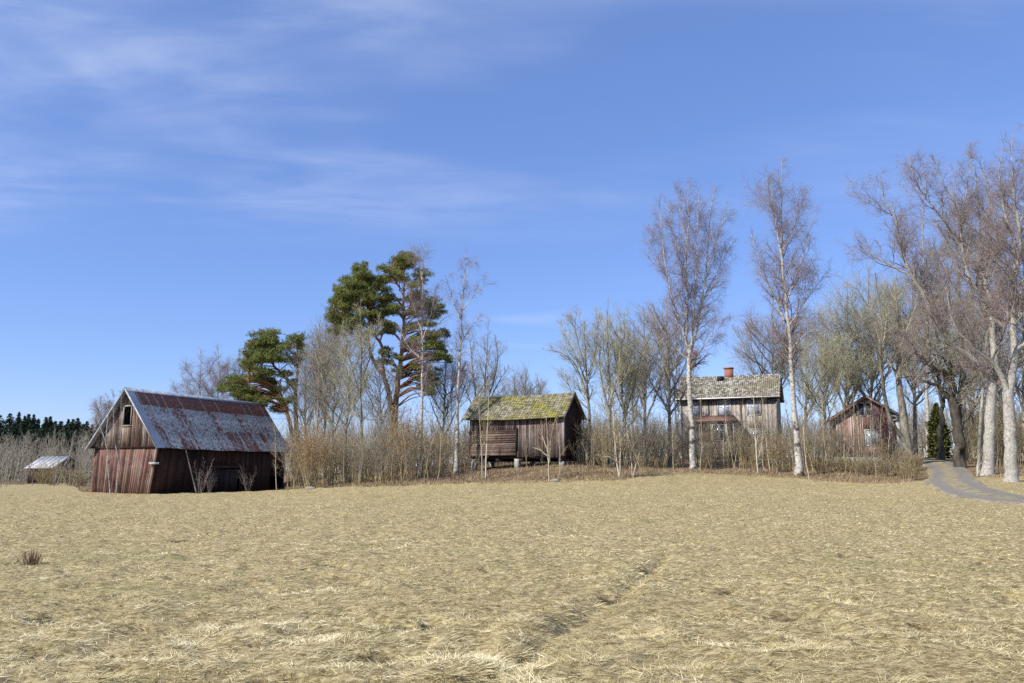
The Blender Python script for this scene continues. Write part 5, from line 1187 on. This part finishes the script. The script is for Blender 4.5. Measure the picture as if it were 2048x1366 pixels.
sapling('thin curved white birch sapling in front of the barn gable, left one of the pair', (222, 988, 53.2), [[(222, 988), (217, 950), (214, 900), (207, 872), (198, 845), (192, 815)], [(212, 890), (213, 860), (216, 830), (214, 790)]], 501, 'birch_bark', 'twig_purple', .7, 'birch_sapling', .036)
sapling('thin straight white birch sapling in front of the barn gable, right one of the pair', (231, 988, 53.4), [[(231, 988), (235, 950), (239, 900), (241, 850), (242, 810), (244, 786)], [(237, 920), (228, 870), (227, 820), (226, 780)]], 502, 'birch_bark', 'twig_purple', .7, 'birch_sapling', .036)
sapling('pale sapling against the right part of the barn wall', (553, 980, 57.5), [[(553, 980), (551, 930), (551, 880), (549, 850)]], 503, L1=.8)
sapling('crooked pale sapling at the right end of the barn wall', (589, 981, 56.5), [[(589, 981), (586, 955), (578, 935), (583, 900), (582, 860), (580, 835)]], 504, L1=.8)
sapling('straight thin white birch stem rising from the thicket below the tall pines', (752, 967, 57), [[(752, 967), (752, 920), (750, 870), (748, 820), (748, 770)]], 505, 'birch_bark', 'twig_grey', .5, 'birch_sapling', .045)
sapling('slender white birch stem in the thicket left of the storehouse', (895, 955, 58), [[(895, 955), (896, 900), (898, 840), (899, 790)]], 506, 'birch_bark', 'twig_grey', .5, 'birch_sapling', .04)
sapling('pale slender stem crossing the storehouse planks, left one of two', (965, 950, 55), [[(965, 950), (963, 900), (960, 850), (958, 800), (957, 770)]], 507, r0=.045, L1=.9, tb=.3)
sapling('pale slender stem crossing the storehouse planks, right one of two', (971, 953, 55), [[(971, 953), (973, 900), (975, 850), (977, 800), (976, 760)]], 508, r0=.045, L1=.9, tb=.3)
sapling('forked pale sapling in front of the storehouse boards', (1098, 961, 53.6), [[(1098, 961), (1097, 920), (1095, 880), (1093, 840), (1090, 830)], [(1099, 925), (1101, 885), (1107, 850), (1112, 835)], [(1097, 905), (1086, 875), (1078, 850)], [(1098, 915), (1080, 900), (1066, 895)]], 509, r0=.05, L1=1.0, tb=.2)
sapling('thin pale sapling at the right corner of the storehouse', (1120, 945, 56), [[(1120, 945), (1120, 910), (1117, 870), (1112, 840)]], 510, L1=.8)
sapling('two-stemmed white sapling at the field edge right of the storehouse', (1240, 956, 53.5), [[(1240, 956), (1233, 920), (1229, 870), (1226, 820), (1222, 770)], [(1239, 956), (1241, 910), (1240, 860), (1239, 800), (1236, 750)], [(1236, 925), (1220, 915), (1205, 912)]], 511, r0=.06, L1=1.3, tb=.15)
sapling('small branching sapling at the field edge, right of the two-stemmed one', (1265, 955, 54), [[(1265, 955), (1262, 920), (1256, 880), (1252, 850)], [(1266, 955), (1273, 925), (1280, 900)]], 512, L1=.9)
sapling('pale twin sapling in front of the farmhouse porch side', (1516, 944, 58.5), [[(1516, 944), (1513, 910), (1511, 870), (1508, 820), (1506, 780)], [(1514, 925), (1524, 890), (1530, 860)], [(1513, 905), (1515, 860), (1513, 815)]], 513, r0=.05, L1=1.1, tb=.2)
for k, (b, pts, lab) in enumerate([((1346, 935, 62), [(1346, 935), (1346, 895), (1345, 850)], 'thin pale sapling left of the tall many-stemmed birch'), ((1468, 930, 62), [(1468, 930), (1462, 900), (1456, 870)], 'thin leaning sapling in front of the farmhouse porch'), ((1555, 940, 60), [(1555, 940), (1552, 900), (1549, 855)], 'thin sapling at the right corner of the farmhouse'),
        ((1588, 953, 55.6), [(1588, 953), (1584, 905), (1575, 850), (1570, 800)], 'thin sapling immediately left of the single birch trunk'), ((1618, 958, 54.5), [(1618, 958), (1610, 905), (1608, 860), (1606, 800)], 'thin curved sapling immediately right of the single birch trunk'), ((1648, 946, 58), [(1648, 946), (1643, 900), (1641, 850), (1639, 800)], 'thin pale sapling midway between the birch trunk and the cottage'),
        ((1657, 947, 58), [(1657, 947), (1651, 900), (1646, 850), (1645, 790)], 'thin pale sapling nearest the cottage, of the row beside the birch trunk'), ((1706, 944, 58), [(1706, 944), (1707, 890), (1708, 830), (1706, 780)], 'thin sapling in front of the left part of the cottage'), ((1744, 942, 58), [(1744, 940), (1743, 890), (1741, 840), (1742, 790)], 'thin pale sapling in front of the cottage window'),
        ((1430, 930, 64), [(1430, 930), (1428, 880), (1429, 840)], 'thin brown sapling in front of the porch roof'), ((1540, 938, 61), [(1540, 938), (1533, 890), (1530, 840)], 'thin brown sapling before the right farmhouse window'), ((1725, 943, 58), [(1725, 941), (1722, 890), (1716, 840)], 'thin leaning sapling before the cottage gable, left of its window'),
        ((1400, 934, 63), [(1400, 934), (1404, 880), (1401, 820), (1403, 785)], 'slender sapling just right of the tall many-stemmed birch trunk'), ((1448, 930, 65), [(1448, 930), (1447, 880), (1452, 830), (1450, 800)], 'slender sapling before the middle upper farmhouse window'),
        ((1483, 933, 64), [(1483, 933), (1486, 880), (1482, 830), (1486, 790)], 'slender sapling between the middle and right upper farmhouse windows'), ((1527, 936, 62), [(1527, 936), (1524, 880), (1527, 830), (1522, 785)], 'slender sapling crossing the right upper farmhouse window'),
        ((1690, 944, 58), [(1690, 944), (1688, 900), (1690, 850), (1686, 800)], 'slender sapling at the left corner of the cottage'), ((1762, 943, 58), [(1762, 941), (1764, 900), (1761, 850), (1765, 815)], 'slender sapling right of the cottage window'), ((1780, 943, 58), [(1780, 941), (1777, 900), (1780, 860)], 'short sapling near the right corner board of the cottage'),
        ((1954, 948, 48), [(1954, 948), (1956, 925), (1960, 905)], 'small broken pale stem at the foot of the thick grey trunk')]):
    sapling(lab, b, [pts], 520 + k, r0=.032, L1=.85, tb=.25)
# fallen pole leaning on the barn wall
R = RR_(9); P = np.array([at(393, 985, 55.6), at(384, 950, 56.0), at(372, 900, 56.3)]); B = P[0].copy(); tm = TM(R); tm.add(resample(P - B, 10)[None], np.linspace(.06, .035, 10)[None], 8)
o = tm.build('leaning_pole', MAT['grey_wood']); o.location = B; tag(o, 'grey dead pole leaning against the dark barn wall', 'pole')
# lone stone at the field edge
for k, (b, s, lab) in enumerate([((1110, 962, 53.4), .22, 'small grey stone at the field edge in front of the storehouse'), ((620, 982, 55.2), .28, 'small stone at the foot of the shrub by the barn end')]):
    R = RR_(70 + k); B = at(*b); B[2] = gz(B[0], B[1]); th_ = np.linspace(0, math.pi, 9); ph = np.linspace(0, 2 * math.pi, 13)[:-1]; T_, P_ = np.meshgrid(th_, ph, indexing='ij')
    rad = s * (1 + .25 * (R.rand(9, 12) - .5)); rad[0] = rad[0, 0]; rad[-1] = rad[-1, 0]
    V = np.stack([rad * np.sin(T_) * np.cos(P_) * 1.5, rad * np.sin(T_) * np.sin(P_), rad * np.cos(T_) * .7], -1); idx = np.arange(108).reshape(9, 12); nx_ = np.roll(idx, -1, axis=1)
    o = arr_mesh('stone', V, np.stack([idx[:-1], idx[1:], nx_[1:], nx_[:-1]], -1), MAT['grey_bark'], smooth=True, rnd=np.full(108, .6)); o.location = B; tag(o, lab, 'stone')
